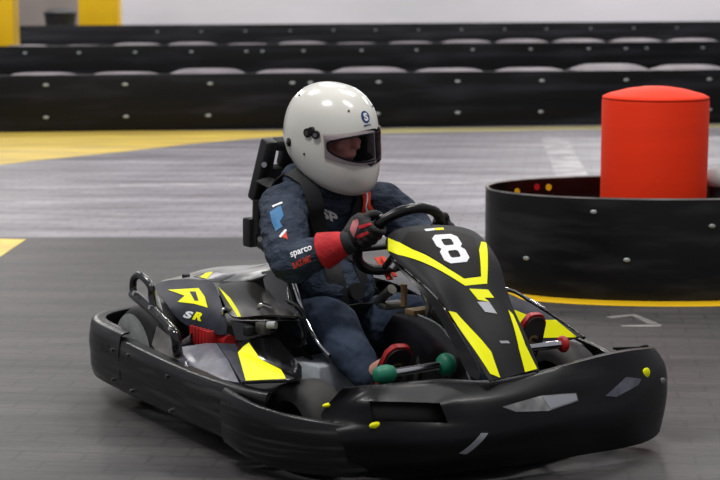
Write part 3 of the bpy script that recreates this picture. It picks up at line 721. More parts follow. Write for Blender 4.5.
# pedals
def pedal(a, b, base, end, name, nobs):
    a, b = Vector(a), Vector(b)
    root = rod(name, a, b, .0125, 'chrome', kart)
    rod('pedal_arm', b if nobs[0] == 'b' else a, base, .008, 'steel', root)
    for q, d, r_ in end:
        p = a.lerp(b, q)
        e = (b-a).normalized()
        bm = bmesh.new(); pts = [p-e*d, p-e*d*.8, p-e*d*.3, p+e*d*.3, p+e*d*.8, p+e*d]
        sweep(bm, pts, [(r_*k_, r_*k_) for k_ in (.45, .8, 1, 1, .8, .45)], 18); link('pedal_end', to_mesh(bm), nobs[1], root, angle=70)
    return root
pedal((0.6000, -0.3137, 0.2960), (0.6000, -0.0970, 0.2981), (.48, -.06, .08), [(-.02, .034, .027), (.97, .024, .033)], 'throttle_pedal', ('b', 'green'))
pedal((0.5700, 0.1843, 0.3034), (0.5700, 0.3591, 0.2982), (.55, .20, .08), [(1.0, .012, .026)], 'brake_pedal', ('a', 'red'))

# seat
sp = [(-.54, .40), (-.52, .33), (-.48, .25), (-.42, .17), (-.30, .09), (-.12, .075), (.04, .10), (.10, .115)]
sh = [.02, .08, .16, .25, .26, .22, .12, .05]
rows = []
for i, (x, z) in enumerate(sp):
    t = Vector((sp[min(i+1, 7)][0]-sp[max(i-1, 0)][0], 0, sp[min(i+1, 7)][1]-sp[max(i-1, 0)][1])).normalized()
    nn = Vector((-t.z, 0, t.x)); nn = nn if nn.z > 0 or nn.x > 0 else -nn
    nn = (nn*.55+Vector((.25, 0, .6))).normalized()
    rows.append([Vector((x, y, z))+nn*(h*sh[i]) for y, h in ((-.225, 1), (-.215, .6), (-.19, .2), (-.12, 0), (0, -.03), (.12, 0), (.19, .2), (.215, .6), (.225, 1))])
grid_surface('seat', rows, 'matte', kart, thick=.008, sub=2)
tube('seat_rail', [(-0.0647, -0.2450, 0.5189), (-0.0102, -0.2450, 0.4374), (0.0353, -0.2400, 0.3549), (0.1043, -0.2350, 0.2901), (0.1664, -0.2300, 0.2567)], .008, 'chrome', kart).name = 'seat_stay'
tube('seat_stay', [(-0.0814, -0.2500, 0.4978), (-0.0242, -0.2550, 0.4298), (0.0200, -0.2600, 0.3545), (0.0737, -0.2600, 0.2780)], .007, 'gloss', kart)
tube('hose', [(-0.0470, -0.2600, 0.4011), (0.0673, -0.2700, 0.3888), (0.0907, -0.2700, 0.3296), (0.0540, -0.2700, 0.2724), (-0.0071, -0.2700, 0.2644)], .005, 'matte', kart)
box('fuel_tank', (0.0545, -0.1901, 0.1600), (.17, .15, .12), 'tank', kart, rot=Matrix.Rotation(.1, 3, 'Z'), bev=.012)

# head restraint frame behind the driver
hf = empty('headrest_frame', (0, 0, 0)); hf.parent = kart
TL, BL_ = Vector((-0.4054, -0.1300, 0.8730)), Vector((-0.4690, -0.1500, 0.6661))
def hf_pt(a, b):  # a: 0 right edge..1 left edge, b: 0 bottom..1 top
    p = BL_.lerp(TL, b); return Vector((p.x, p.y+a*(-2*p.y), p.z))
for a0, a1, b0, b1, nm, mt_ in ((0, .17, 0, 1, 'frame_upright', 'matte'), (.83, 1, 0, 1, 'frame_upright', 'matte'), (.16, .84, .84, 1, 'headrest_pad', 'strap'), (.16, .84, 0, .55, 'headrest_pad', 'strap'), (.29, .71, .55, .84, 'frame_rib', 'matte')):
    plate(nm, [hf_pt(a0, b0), hf_pt(a1, b0), hf_pt(a1, b1), hf_pt(a0, b1)], mt_, hf, thick=.045, bev=.008)
for s in (1,):
    tube('frame_post', [(-.60, s*.10, .12), (-.60, s*.11, .30), BL_*1.0+Vector((-.01, (s+1)*.15+.04 if s > 0 else .03, .0)), hf_pt(.2 if s < 0 else .8, .7)], .016, 'matte', hf)
box('frame_joint', (-0.4574, -0.1500, 0.5583), (.05, .05, .10), 'matte', hf, bev=.01)
box('frame_joint', (-0.4422, -0.1200, 0.5373), (.05, .08, .05), 'matte', hf, bev=.01)
for p in (Vector((-0.3700, -0.1650, 0.5502)), Vector((-0.3602, -0.1400, 0.5393)), Vector((-0.3652, -0.1500, 0.7975))):
    rod('frame_bolt', p, p+Vector((.02, -.015, 0)), .009, 'chrome', hf)
tube('frame_post', [(-0.4439, -0.1100, 0.6660), (-0.4393, -0.1100, 0.5368), (-0.3570, -0.1000, 0.4651), (-.46, -.1, .2)], .034, 'matte', hf)
tube('frame_post', [(-0.4320, -0.1400, 0.6694), (-0.4343, -0.1400, 0.5399), (-0.3981, -0.1300, 0.5166)], .018, 'matte', hf)

# engine cover: outer SR shell
srs = grid_surface('engine_cover', [
 [(-0.6559, -0.4300, 0.3739), (-0.5792, -0.4000, 0.3963), (-0.4785, -0.3800, 0.4127), (-0.3955, -0.3600, 0.4198), (-0.3610, -0.3450, 0.4168)],
 [(-0.5250, -0.4650, 0.3599), (-0.4279, -0.4400, 0.3693), (-0.3039, -0.4200, 0.3801), (-0.2610, -0.4100, 0.3826), (-0.2188, -0.4000, 0.3818)],
 [(-0.4267, -0.4850, 0.3441), (-0.3420, -0.4700, 0.3331), (-0.2183, -0.4550, 0.3390), (-0.1564, -0.4450, 0.3418), (-0.1247, -0.4300, 0.3423)],
 [(-0.3983, -0.4850, 0.3287), (-0.3125, -0.4750, 0.2925), (-0.1966, -0.4600, 0.2946), (-0.1324, -0.4550, 0.2956), (-0.1036, -0.4350, 0.2952)]], 'carbon_dark', kart, thick=.006, sub=2, angle=50)
dec('yellow', 'yellow_arrow_logo', srs, [(-0.5181, -0.4385, 0.3787), (-0.3720, -0.3985, 0.4021), (-0.2997, -0.4148, 0.3868), (-0.2374, -0.4373, 0.3632), (-0.3197, -0.4447, 0.3637), (-0.4036, -0.4599, 0.3585), (-0.4002, -0.4357, 0.3765)])
dec('carbon_dark', 'dark_logo_cut', srs, [(-0.3965, -0.4191, 0.3888), (-0.3670, -0.4123, 0.3926), (-0.3084, -0.4323, 0.3741), (-0.3276, -0.4369, 0.3715)], off=.0022)
text_decal('badge_letter', 'S', 'white', srs, srs, (-0.3327, -0.4786, 0.3208), (-0.2848, -0.4708, 0.3214), (-0.3369, -0.4670, 0.3419), bold=.05, shear=.2)
text_decal('badge_letter', 'R', 'yellow', srs, srs, (-0.2822, -0.4703, 0.3218), (-0.2326, -0.4638, 0.3229), (-0.2879, -0.4580, 0.3457), bold=.06, shear=.2)
# inner upper shells
c2 = grid_surface('engine_cover', [
 [(-0.3961, -0.2700, 0.4042), (-0.3431, -0.2500, 0.4170), (-0.2738, -0.2400, 0.4197), (-0.1828, -0.2400, 0.3874), (-0.0876, -0.2400, 0.3732)],
 [(-0.3682, -0.3450, 0.4091), (-0.2867, -0.3150, 0.4085), (-0.2073, -0.3000, 0.4060), (-0.1264, -0.2800, 0.3809), (-0.0058, -0.2700, 0.3704)],
 [(-0.2172, -0.3900, 0.3810), (-0.1700, -0.3650, 0.3827), (-0.1148, -0.3450, 0.3863), (-0.0406, -0.3150, 0.3727), (0.0643, -0.2900, 0.3683)],
 [(-0.1298, -0.4200, 0.3468), (-0.1036, -0.3950, 0.3452), (-0.0455, -0.3700, 0.3587), (0.0272, -0.3400, 0.3707), (0.1050, -0.3000, 0.3700)]], 'smoke', kart, thick=.006, sub=2, angle=50)
OUT['yellow_curve'] = Vector((0, -.3, 1))
dec('yellow', 'yellow_curve', c2, [(-0.3323, -0.3457, 0.4079), (-0.3230, -0.3508, 0.4065), (-0.2182, -0.3675, 0.3916), (-0.1325, -0.3859, 0.3684), (-0.0937, -0.3951, 0.3517), (-0.1058, -0.4009, 0.3487), (-0.1403, -0.3961, 0.3650), (-0.2242, -0.3789, 0.3885)])
c3 = grid_surface('top_cover', [
 [(-0.8950, -0.1700, 0.3453), (-0.8393, -0.1300, 0.3715), (-0.7071, -0.1000, 0.3984), (-0.5385, -0.0900, 0.4214), (-0.3043, -0.1000, 0.4724)],
 [(-0.8396, -0.2700, 0.3485), (-0.6674, -0.2400, 0.3923), (-0.5155, -0.2200, 0.4160), (-0.3668, -0.2100, 0.4366), (-0.1603, -0.2000, 0.4852)],
 [(-0.6688, -0.4200, 0.3710), (-0.5004, -0.3650, 0.4080), (-0.3798, -0.3350, 0.4130), (-0.3823, -0.2700, 0.4063), (-0.2737, -0.2400, 0.4230)]], 'silver', kart, thick=.006, sub=2, angle=50)
OUT['black_swoosh'] = OUT['yellow_swoosh'] = Vector((0, -.3, 1))
dec('gloss', 'black_swoosh', c3, [(-0.5670, -0.3192, 0.4041), (-0.6248, -0.2428, 0.4023), (-0.5919, -0.2253, 0.4089), (-0.4597, -0.2579, 0.4208), (-0.4183, -0.2348, 0.4281), (-0.3842, -0.3064, 0.4163), (-0.4294, -0.3421, 0.4164)], step=.02)
dec('yellow', 'yellow_swoosh', c3, [(-0.4957, -0.3298, 0.4121), (-0.5979, -0.2531, 0.4054), (-0.5825, -0.2342, 0.4093), (-0.5017, -0.2887, 0.4142), (-0.4360, -0.3349, 0.4164)], step=.02, off=.0022)
plate('cover_wing', [(-0.2686, -0.2200, 0.4551), (-0.1477, -0.2000, 0.4837), (-0.0476, -0.2450, 0.3995), (0.0896, -0.2800, 0.3621), (-0.0367, -0.2700, 0.3717), (-0.1784, -0.2500, 0.3858)], 'gloss', kart, thick=.01)
for u, v in ((0, 0),):
    for p, q in ((Vector((-0.1573, -0.4300, 0.3561)), Vector((-0.1529, -0.4000, 0.3633))), (Vector((-0.0501, -0.3600, 0.3823)), Vector((-0.0269, -0.3300, 0.3893)))):
        c_ = tube('cover_latch', [p, (p+q)/2+Vector((0, -.01, .012)), q], .006, 'chrome', kart)
rod('filler_cap', (-0.6176, -0.3200, 0.3898), (-0.6170, -0.3200, 0.4072), .014, 'gloss', kart)
# front face of the cover with recess and fittings
plate('cover_front', [(-0.1142, -0.4250, 0.3435), (0.0966, -0.2950, 0.3649), (0.0244, -0.3100, 0.3162), (0.0151, -0.3300, 0.2915), (-0.0268, -0.3600, 0.2715), (-0.0857, -0.4200, 0.2839)], 'gloss', kart, thick=.008)
box('engine_fitting', (0.0068, -0.3750, 0.3332), (.05, .03, .035), 'steel', kart, bev=.006)
box('engine_fitting', (-0.0375, -0.4000, 0.3188), (.03, .03, .03), 'matte', kart, bev=.006)
rod('engine_fitting', (0.0380, -0.3750, 0.3481), (0.0613, -0.3600, 0.3504), .012, 'dusty', kart)
# engine block with fins, exhaust
eng = empty('engine', (0, 0, 0)); eng.parent = kart
box('engine_block', (-.32, -.34, .20), (.20, .16, .20), 'steel', eng, bev=.01)
ec = Vector((-0.2162, -0.4500, 0.2705))
for i in range(6):
    box('cooling_fin', (ec.x-.055+i*.022, ec.y, ec.z), (.012, .07, .07), 'red', eng, bev=.003)
rod('air_filter', (-0.1861, -0.4300, 0.2736), (-0.1067, -0.4300, 0.2749), .022, 'red', eng)
rod('exhaust_pipe', (-0.3301, -0.5000, 0.2098), (-0.2538, -0.4700, 0.2563), .026, 'gloss', kart, r2=.030)

# lower side pod
sp1 = plate('side_pod', [(-0.3417, -0.5300, 0.2178), (-0.1543, -0.4900, 0.2669), (-0.0997, -0.4800, 0.2756), (0.0694, -0.5300, 0.2565), (0.2637, -0.6000, 0.2366), (0.0711, -0.6100, 0.2175), (-0.0733, -0.6100, 0.2109)], 'carbon', kart, thick=.01)
plate('side_pod', [(-0.0997, -0.4800, 0.2756), (-0.0496, -0.4400, 0.2768), (-0.0008, -0.4600, 0.2660), (0.2729, -0.5850, 0.2484), (0.2757, -0.6000, 0.2390), (0.0694, -0.5300, 0.2565)], 'carbon_dark', kart, thick=.01)
sp3 = plate('side_pod', [(-0.0496, -0.4400, 0.2768), (-0.0317, -0.4000, 0.2912), (0.0668, -0.3600, 0.3105), (0.3317, -0.4300, 0.2761), (0.4479, -0.5000, 0.2782), (0.4822, -0.5600, 0.2841), (0.2877, -0.6000, 0.2444), (-0.0008, -0.4600, 0.2660)], 'gloss', kart, thick=.01)
dec('yellow', 'yellow_flash', sp3, [(0.0193, -0.4711, 0.2679), (0.0016, -0.4222, 0.2903), (0.1607, -0.4739, 0.2761), (0.3400, -0.5061, 0.2813), (0.4629, -0.5617, 0.2863), (0.2957, -0.5978, 0.2517)])
rod('pod_stay', (-0.0784, -0.6000, 0.2370), (-0.0467, -0.6100, 0.2066), .005, 'chrome', kart)

# tubular rear guard
tube('guard_bar', [(-0.5321, -0.5600, 0.3752), (-0.4767, -0.5650, 0.3677), (-0.3498, -0.5700, 0.3426), (-0.2205, -0.5750, 0.3099), (-0.1936, -0.5750, 0.2890), (-0.1977, -0.5700, 0.2556), (-0.2313, -0.5500, 0.2211)], .0165, 'gloss', kart)
tube('guard_bar', [(-0.5245, -0.5600, 0.3764), (-0.5310, -0.5600, 0.3989), (-0.5221, -0.5600, 0.4270), (-0.4836, -0.5600, 0.4460), (-0.4392, -0.5600, 0.4392), (-0.3960, -0.5600, 0.4194), (-0.3901, -0.5600, 0.3875), (-0.3669, -0.5650, 0.3490)], .0125, 'gloss', kart)
for p in (Vector((-0.4670, -0.5800, 0.3874)), Vector((-0.3298, -0.5900, 0.3643)), Vector((-0.1804, -0.5950, 0.3224))):
    rod('guard_bolt', p, p+Vector((0, -.01, .004)), .007, 'chrome', kart)
tube('guard_bar', [(-.46, -.50, .27), (-.58, -.42, .24), (-.66, -.32, .18), (-.70, -.28, .11)], .014, 'matte', kart)
plate('guard_plate', [(-0.4494, -0.5200, 0.3907), (-0.4137, -0.5200, 0.3697), (-0.3730, -0.5300, 0.3377), (-0.4099, -0.5400, 0.3625)], 'silver', kart, thick=.006)
plate('splash_guard', [(-0.4393, -0.5200, 0.2790), (-0.3456, -0.5200, 0.2621), (-0.2424, -0.5300, 0.2296), (-0.0587, -0.5900, 0.2080), (-0.2786, -0.5900, 0.2139), (-0.3967, -0.5600, 0.2279)], 'guardgrey', kart, thick=.008)
# decals, painted reflections and plugs on the front bumper
OUT['bumper_plug'] = Vector((1, 0, .3))
OUTD = Vector((1, -.2, .3))
dec('greyvinyl', 'grey_sticker_or_reflection', nose, [(0.8281, -0.2228, 0.1053), (0.8523, -0.1657, 0.1594), (0.8569, -0.1448, 0.1573), (0.8305, -0.2004, 0.0995)])
dec('silver', 'grey_sticker_or_reflection', nose, [(0.8399, -0.0838, 0.2193), (0.8451, 0.0478, 0.2342), (0.8522, 0.1744, 0.2274), (0.8612, 0.1748, 0.2057), (0.8653, 0.0613, 0.1930), (0.8532, -0.0443, 0.2023)])  # ceiling reflection on the bumper facet, painted as a silver patch
dec('carbon', 'grey_sticker_or_reflection', nose, [(0.8575, 0.2799, 0.2054), (0.8313, 0.3830, 0.2435), (0.8237, 0.4493, 0.2273), (0.8340, 0.4286, 0.2138), (0.8571, 0.3226, 0.1965)])  # second facet's brightness, painted as a grey patch
dec('greyvinyl', 'grey_sticker_or_reflection', nose, [(0.8476, 0.0530, 0.2311), (0.8532, 0.1699, 0.2253), (0.8601, 0.1720, 0.2087), (0.8636, 0.0698, 0.1972)], off=.0022)  # brighter end of that painted reflection
OUTD = Vector((0, -1, .2)); OUT['handle_slot'] = Vector((-.6, -1, 0))
dec('lining', 'handle_slot', rb, [(-0.6246, -0.6408, 0.1994), (-0.5567, -0.6426, 0.2085), (-0.5298, -0.6445, 0.1968), (-0.5712, -0.6438, 0.1824), (-0.6150, -0.6419, 0.1808)])
OUTD = Vector((1, -.2, .3))
def plug(p, s=(.016, .022, .012), m_='yellow'):
    if p is None: return
    bm = bmesh.new(); bmesh.ops.create_uvsphere(bm, u_segments=16, v_segments=10, radius=1)
    bmesh.ops.transform(bm, matrix=Matrix.Translation(p) @ Matrix.Diagonal((*s, 1)), verts=bm.verts)
    link('yellow_plug', to_mesh(bm), m_, nose, angle=180)
plug((0.7342, -0.4364, 0.1950), (.006, .023, .009)); plug((0.8103, 0.4811, 0.2389), (.006, .016, .016)); plug((0.5914, -0.5030, 0.2297), (.006, .018, .006))
plug((0.7841, 0.5713, 0.1974), (.006, .014, .010), 'silver')

# ------------------------------------------------------------ the driver
person = empty('person', KL, KR)
tag(person, 'driver in white full-face helmet, navy race suit and red-cuffed gloves seated in the go-kart', 'person')

sR, eR, wR = Vector((-.20, -.175, .655)), Vector((0.0758, -0.3100, 0.5444)), Vector((0.2117, -0.2000, 0.6118))
sL, eL, wL = Vector((-.19, .185, .665)), Vector((-.03, .29, .50)), Vector((.13, .205, .60))
hipR, kR, aR = Vector((-.26, -.10, .20)), Vector((.055, -.155, .335)), Vector((0.2860, -0.1650, 0.2028))
hipL, kL, aL = Vector((-.26, .10, .20)), Vector((.06, .17, .31)), Vector((.38, .27, .15))

def blob(bm, path, rad, up=None, n=5, seg=16):
    pp = smooth_path(path, n); m = len(path)-1; rr = []
    rad = [(r, r) if not isinstance(r, tuple) else r for r in rad]
    for i in range(len(pp)):
        t = min(i/n, m-1e-6); k_ = int(t); f = t-k_; f = f*f*(3-2*f)
        rr.append(tuple(rad[k_][q]*(1-f)+rad[k_+1][q]*f for q in (0, 1)))
    # rounded ends
    d0 = (pp[0]-pp[1]).normalized(); d1 = (pp[-1]-pp[-2]).normalized()
    a, b = min(rr[0]), min(rr[-1])
    pp = [pp[0]+d0*a*.75, pp[0]+d0*a*.45]+pp+[pp[-1]+d1*b*.45, pp[-1]+d1*b*.75]
    rr = [tuple(x*.45 for x in rr[0]), tuple(x*.84 for x in rr[0])]+rr+[tuple(x*.84 for x in rr[-1]), tuple(x*.45 for x in rr[-1])]
    sweep(bm, pp, rr, seg, up=up)

def merged(name, bm, voxel, material, parent, smooth_it=6, noise_amp=0, nscale=14):
    me = to_mesh(bm); o = link(name, me, material, parent)
    r = o.modifiers.new('r', 'REMESH'); r.mode = 'VOXEL'; r.voxel_size = voxel; r.adaptivity = 0
    s = o.modifiers.new('s', 'SMOOTH'); s.factor = .5; s.iterations = smooth_it
    bake(o)
    if noise_amp:
        for v in o.data.vertices:
            p = v.co*nscale
            q_ = Vector((p.x*.8, p.y*.8, p.z*1.5)); wv = noise.noise(q_*.6+Vector((3, 1, 7)))
            d = .55*noise.noise(q_)+.9*(.35-abs(noise.noise(q_*1.15+Vector((wv*2, wv, 0)))))+.35*(.3-abs(noise.noise(q_*2.3)))
            v.co += v.normal*d*noise_amp
    return o

def torso(bm, g):
    blob(bm, [(-.27, 0, .17), (-.29, 0, .27), (-.30, 0, .38), (-.295, 0, .50), (-.275, 0, .60), (-.25, 0, .665)],
         [(.165*1+g, .115+g), (.155+g, .125+g), (.15+g, .12+g), (.165+g, .125+g), (.175+g, .115+g), (.13+g, .085+g)], up=(1, 0, 0), seg=24)
    blob(bm, [(-.24, -.17, .665), (-.24, 0, .70), (-.24, .17, .665)], [.075+g, .095+g, .075+g])
    blob(bm, [(-.17, -.06, .40), (-.15, 0, .395), (-.17, .06, .40)], [.085+g, .10+g, .085+g])
    blob(bm, [(-.25, 0, .68), (-.225, 0, .76)], [.085+g, .07+g])
def arm(bm, s, e, w_, g):
    if g == 0: w_ = e.lerp(w_, .66)
    blob(bm, [s, s.lerp(e, .5)+Vector((0, math.copysign(.01, s.y), .008)), e, e.lerp(w_, .5), w_], [.078+g, .075+g, .066+g, .056+g, .036+g], n=6)
def leg(bm, h, k_, a, g):
    blob(bm, [h, h.lerp(k_, .5)+Vector((0, 0, .02)), k_, k_.lerp(a, .45), a], [.102+g, .094+g, .076+g, .068+g, .050+g], n=6)

# hands on the rim
def hand(bm, side, g, ang):
    """palm outside the rim, four fingers wrapped over the front, thumb along the inside"""
    o_ = (Vector((0, 1, 0))*math.cos(ang)+wu*math.sin(ang)); c = wc+o_*RW
    t = wu*abs(math.cos(ang)) + Vector((0, -side*math.sin(ang), 0)); t = (t-o_*t.dot(o_)).normalized()
    n = wn
    wr = wR if side < 0 else wL
    palm0 = c+o_*.030-n*.022-t*.004
    blob(bm, [wr, wr.lerp(palm0, .55)+o_*.004, palm0, c+o_*.034+n*.004], [(.029+g, .026+g), (.033+g, .026+g), (.041+g, .019+g), (.040+g, .016+g)], up=o_, n=5)
    lens = (.92, 1.0, .97, .80)
    for i in range(4):
        b = c+t*(.031-i*.0205)
        L_ = lens[i]
        blob(bm, [b+o_*.034+n*.004, b+o_*(.030)+n*(.028), b+o_*.002+n*(.036*L_), b-o_*.026*L_+n*.018, b-o_*.027*L_-n*.010*L_], [.0115+g, .0110+g, .0105+g, .0098+g, .0085+g], n=4, seg=10)
    th = c+t*.040
    blob(bm, [palm0+t*.022, c+o_*.022-n*.026+t*.044, c-o_*.006-n*.022+t*.052, c-o_*.028-n*.004+t*.050], [.016+g, .0135+g, .0125+g, .010+g], n=4, seg=10)
AR, AL = PI-.38, .10

# body: one continuous surface under the clothes
hc = Vector((-.19, 0, .897))
hyaw = math.radians(17); hpit = math.radians(9); hroll = math.radians(4)
HM = Matrix.Translation(hc) @ Matrix.Rotation(hyaw, 4, 'Z') @ Matrix.Rotation(hpit, 4, 'Y') @ Matrix.Rotation(hroll, 4, 'X')
bm = bmesh.new(); g = -.024
torso(bm, g); arm(bm, sR, eR, wR, g); arm(bm, sL, eL, wL, g); leg(bm, hipR, kR, aR, g); leg(bm, hipL, kL, aL, g)
hand(bm, -1, -.004, AR); hand(bm, 1, -.004, AL)
H_ = lambda x, y, z: HM @ Vector((x, y, z))
blob(bm, [(-.25, 0, .68), (-.22, 0, .76), H_(-.01, 0, -.06)], [.06, .057, .06])
blob(bm, [H_(.012, 0, -.085), H_(.015, 0, -.03), H_(-.01, 0, .03), H_(-.015, 0, .09)], [(.050, .062), (.066, .080), (.073, .088), (.062, .075)], up=HM.to_3x3() @ Vector((1, 0, 0)), seg=24)
blob(bm, [H_(.085, 0, .035), H_(.102, 0, .005), H_(.112, 0, -.012)], [.009, .011, .013], seg=10)           # nose
blob(bm, [H_(.083, -.045, .045), H_(.093, -.02, .047), H_(.093, .02, .047), H_(.083, .045, .045)], [.009]*4, seg=8)   # brow
for sy in (-1, 1):
    blob(bm, [H_(.07, sy*.045, -.01), H_(.078, sy*.03, -.02)], [.018, .014], seg=10)                            # cheeks
    blob(bm, [H_(0, sy*.074, .03), H_(-.005, sy*.076, -.02)], [.012, .009], seg=8)                                # ears
blob(bm, [H_(.088, -.02, -.045), H_(.095, 0, -.045), H_(.088, .02, -.045)], [.007, .009, .007], seg=8)             # lips
for a, e_, sy in ((aR, Vector((.350, -.148, .262)), -1), (aL, Vector((.452, .28, .265)), 1)):
    blob(bm, [a, a.lerp(e_, .5), e_], [.03, .026, .018])
body = merged('body', bm, .006, 'skin', person, 3)
for sy in (-1, 1):
    for r_, m_, off_ in ((.0125, 'white_eye', 0), (.006, 'iris', .0085)):
        bm = bmesh.new(); bmesh.ops.create_uvsphere(bm, u_segments=16, v_segments=12, radius=r_)
        bmesh.ops.transform(bm, matrix=Matrix.Translation(H_(.080+off_, sy*.031, .022)), verts=bm.verts)
        link('eye', to_mesh(bm), m_, body, angle=180)
bm = bmesh.new()
blob(bm, [H_(-.035, 0, -.05), H_(-.045, 0, .0), H_(-.03, 0, .07), H_(-.015, 0, .105)], [(.062, .05), (.078, .068), (.080, .085), (.05, .055)], up=HM.to_3x3() @ Vector((1, 0, 0)), seg=20)
merged('hair', bm, .008, 'hair', person, 2)

# suit
bm = bmesh.new(); torso(bm, 0); arm(bm, sR, eR, wR, 0); arm(bm, sL, eL, wL, 0)
blob(bm, [(-.27, -.05, .17), (-.27, .05, .17)], [.13, .13])
suit = merged('race_suit_top', bm, .009, 'suit', person, 8, .013, 13)
bm = bmesh.new(); leg(bm, hipR, kR, aR, 0); leg(bm, hipL, kL, aL, 0); blob(bm, [(-.28, -.09, .18), (-.28, .09, .18)], [.12, .12])
pants = merged('race_suit_trousers', bm, .009, 'pants', person, 6, .007, 11)
bm = bmesh.new(); sweep(bm, smooth_path([Vector((-.255+.10*math.cos(a), .105*math.sin(a), .745+.025*math.cos(a)*-1+.0)) for a in [2*PI*i/14 for i in range(14)]], 4, True), .030, 10, closed=True)
link('suit_collar', to_mesh(bm), 'suit', person, angle=180)

# gloves with gauntlets
for side, ang, w_, e_ in ((-1, AR, wR, eR), (1, AL, wL, eL)):
    bm = bmesh.new(); hand(bm, side, .0, ang)
    gl = merged('glove', bm, .0038, 'glove', person, 2)
    d = (w_-e_).normalized()
    bm = bmesh.new(); q0 = w_-d*.080; pp = [q0, q0+d*.003, w_-d*.05, w_-d*.02, w_+d*.004]
    sweep(bm, pp, [(.058, .056), (.061, .059), (.053, .052), (.044, .043), (.036, .034)], 24)
    cf = link('glove_cuff', to_mesh(bm), 'cuff', gl, angle=60)
    bm = bmesh.new(); sweep(bm, [w_-d*.004, w_+d*.002, w_+d*.022, w_+d*.026], [(.036,)*2, (.039,)*2, (.0355, .034), (.032,)*2], 24)
    link('wrist_strap', to_mesh(bm), 'strap', gl, angle=60)
    if side < 0: gloveR = gl
OUTD = Vector((.5, -.8, .3))
dec('cuff', 'red_glove_stripe', gloveR, [(0.2459, -0.1788, 0.6663), (0.2811, -0.1550, 0.6778), (0.2865, -0.1550, 0.6724), (0.2557, -0.1780, 0.6583)], step=.006, off=.0015)
dec('cuff', 'red_glove_stripe', gloveR, [(0.2512, -0.1894, 0.6374), (0.2783, -0.1640, 0.6539), (0.2818, -0.1627, 0.6466), (0.2511, -0.1822, 0.6276)], step=.006, off=.0015)
dec('pink', 'pink_glove_palm', gloveR, [(0.2351, -0.2006, 0.6546), (0.2215, -0.1810, 0.6788), (0.2351, -0.1718, 0.6859), (0.2440, -0.1740, 0.6749), (0.2503, -0.1888, 0.6494), (0.2483, -0.1947, 0.6313)], step=.006, off=.0012)
dec('white', 'white_glove_logo', gloveR, [(0.2642, -0.1150, 0.6972), (0.2627, -0.1031, 0.6992), (0.2680, -0.0919, 0.6775), (0.2604, -0.0978, 0.6709)], step=.006, off=.0015)

# shoes
def shoe(heel, toe, sole_n, side):
    heel, toe, sn = Vector(heel), Vector(toe), Vector(sole_n).normalized()
    d = (toe-heel).normalized(); sn = (sn-d*sn.dot(d)).normalized(); y = sn.cross(d); L_ = (toe-heel).length
    bm = bmesh.new()
    blob(bm, [heel+d*.02-sn*.03, heel+d*L_*.35-sn*.03, heel+d*L_*.7-sn*.020, toe-d*.02-sn*.014], [(.033, .034), (.036, .034), (.043, .026), (.036, .019)], up=sn)
    an = aR if side < 0 else aL
    blob(bm, [heel+d*.03-sn*.03, heel+d*.05-sn*.075], [.034, .038])
    s_ = merged('shoe', bm, .006, 'shoe', person, 3)
    def outline(sc, wd):
        pts = []
        for q, w_ in ((0, .018), (.03, .028), (.2, .033), (.45, .034), (.7, .044), (.88, .042), (.98, .026), (1.0, .012)): pts.append((q, w_))
        return [heel+d*L_*(.5+(q-.5)*sc)+y*w_*wd for q, w_ in pts]+[heel+d*L_*(.5+(q-.5)*sc)-y*w_*wd for q, w_ in pts[::-1]]
    for nm, sc, wd, o0, o1, m_ in (('shoe_welt', 1.05, 1.06, -.016, .001, 'red'), ('shoe_sole', .98, .93, .001, .008, 'shoe')):
        ou = outline(sc, wd); bm = bmesh.new()
        a = [bm.verts.new(p+sn*o0) for p in ou]; b = [bm.verts.new(p+sn*o1) for p in ou]
        bm.faces.new(a); bm.faces.new(b[::-1])
        for i in range(len(a)): bm.faces.new((a[i], b[i], b[(i+1) % len(a)], a[(i+1) % len(a)]))
        link(nm, to_mesh(bm), m_, s_)
    sl = [x for x in bpy.data.objects if x.parent == s_ and x.name.startswith('shoe_sole')][-1]
    c = heel+d*L_*.66+sn*.008
    up_ = d; rt_ = up_.cross(sn)
    text_decal('sole_letter', 'S', 'gold', sl, sl, c-up_*.03-rt_*.018, c-up_*.03+rt_*.018, c+up_*.022-rt_*.018, bold=.01)
    text_decal('sole_print', 'sparco', 'gold', sl, sl, c-up_*.045-rt_*.024, c-up_*.045+rt_*.024, c-up_*.036-rt_*.024, bold=.02)
    return s_
shoe((.345, -.160, .135), (.440, -.150, .322), (.85, -.10, -.35), -1)
shoe((.46, .28, .15), (.525, .29, .385), (.9, 0, -.25), 1)
# suit prints
OUTD = Vector((.6, -.9, .4))
tg = 'race_suit_top'
dec('lightblue', 'blue_patch', suit, [(-0.0978, -0.2864, 0.6777), (-0.0935, -0.2486, 0.6945), (-0.0265, -0.2773, 0.6726), (-0.0138, -0.2993, 0.6569), (0.0124, -0.3040, 0.6448), (0.0075, -0.3262, 0.6303), (-0.0475, -0.3085, 0.6536)], step=.008, off=.0015)
dec('white', 'white_patch_line', suit, [(-0.1257, -0.2628, 0.6920), (-0.1182, -0.2305, 0.7033), (-0.1074, -0.2331, 0.6998), (-0.1072, -0.2699, 0.6882)], step=.008, off=.0015)
dec('orange', 'red_triangle_patch', suit, [(0.0466, -0.3314, 0.6201), (0.0388, -0.3088, 0.6359), (0.0723, -0.3217, 0.6132)], step=.008, off=.0015)
dec('white', 'white_patch_edge', suit, [(0.0415, -0.3355, 0.6198), (0.0306, -0.3040, 0.6392), (0.0416, -0.3069, 0.6361), (0.0498, -0.3333, 0.6175)], step=.008, off=.0018)
text_decal('sleeve_print', 'sparco', 'white', suit, suit, (0.1396, -0.3478, 0.5629), (0.1693, -0.2915, 0.5864), (0.1254, -0.3463, 0.5823), bold=.02, step=.008, off=.002)
text_decal('sleeve_print', 'BLACK HART', 'orange', suit, suit, (0.1466, -0.3451, 0.5360), (0.1729, -0.2973, 0.5599), (0.1396, -0.3479, 0.5537), bold=.03, step=.008, off=.002)
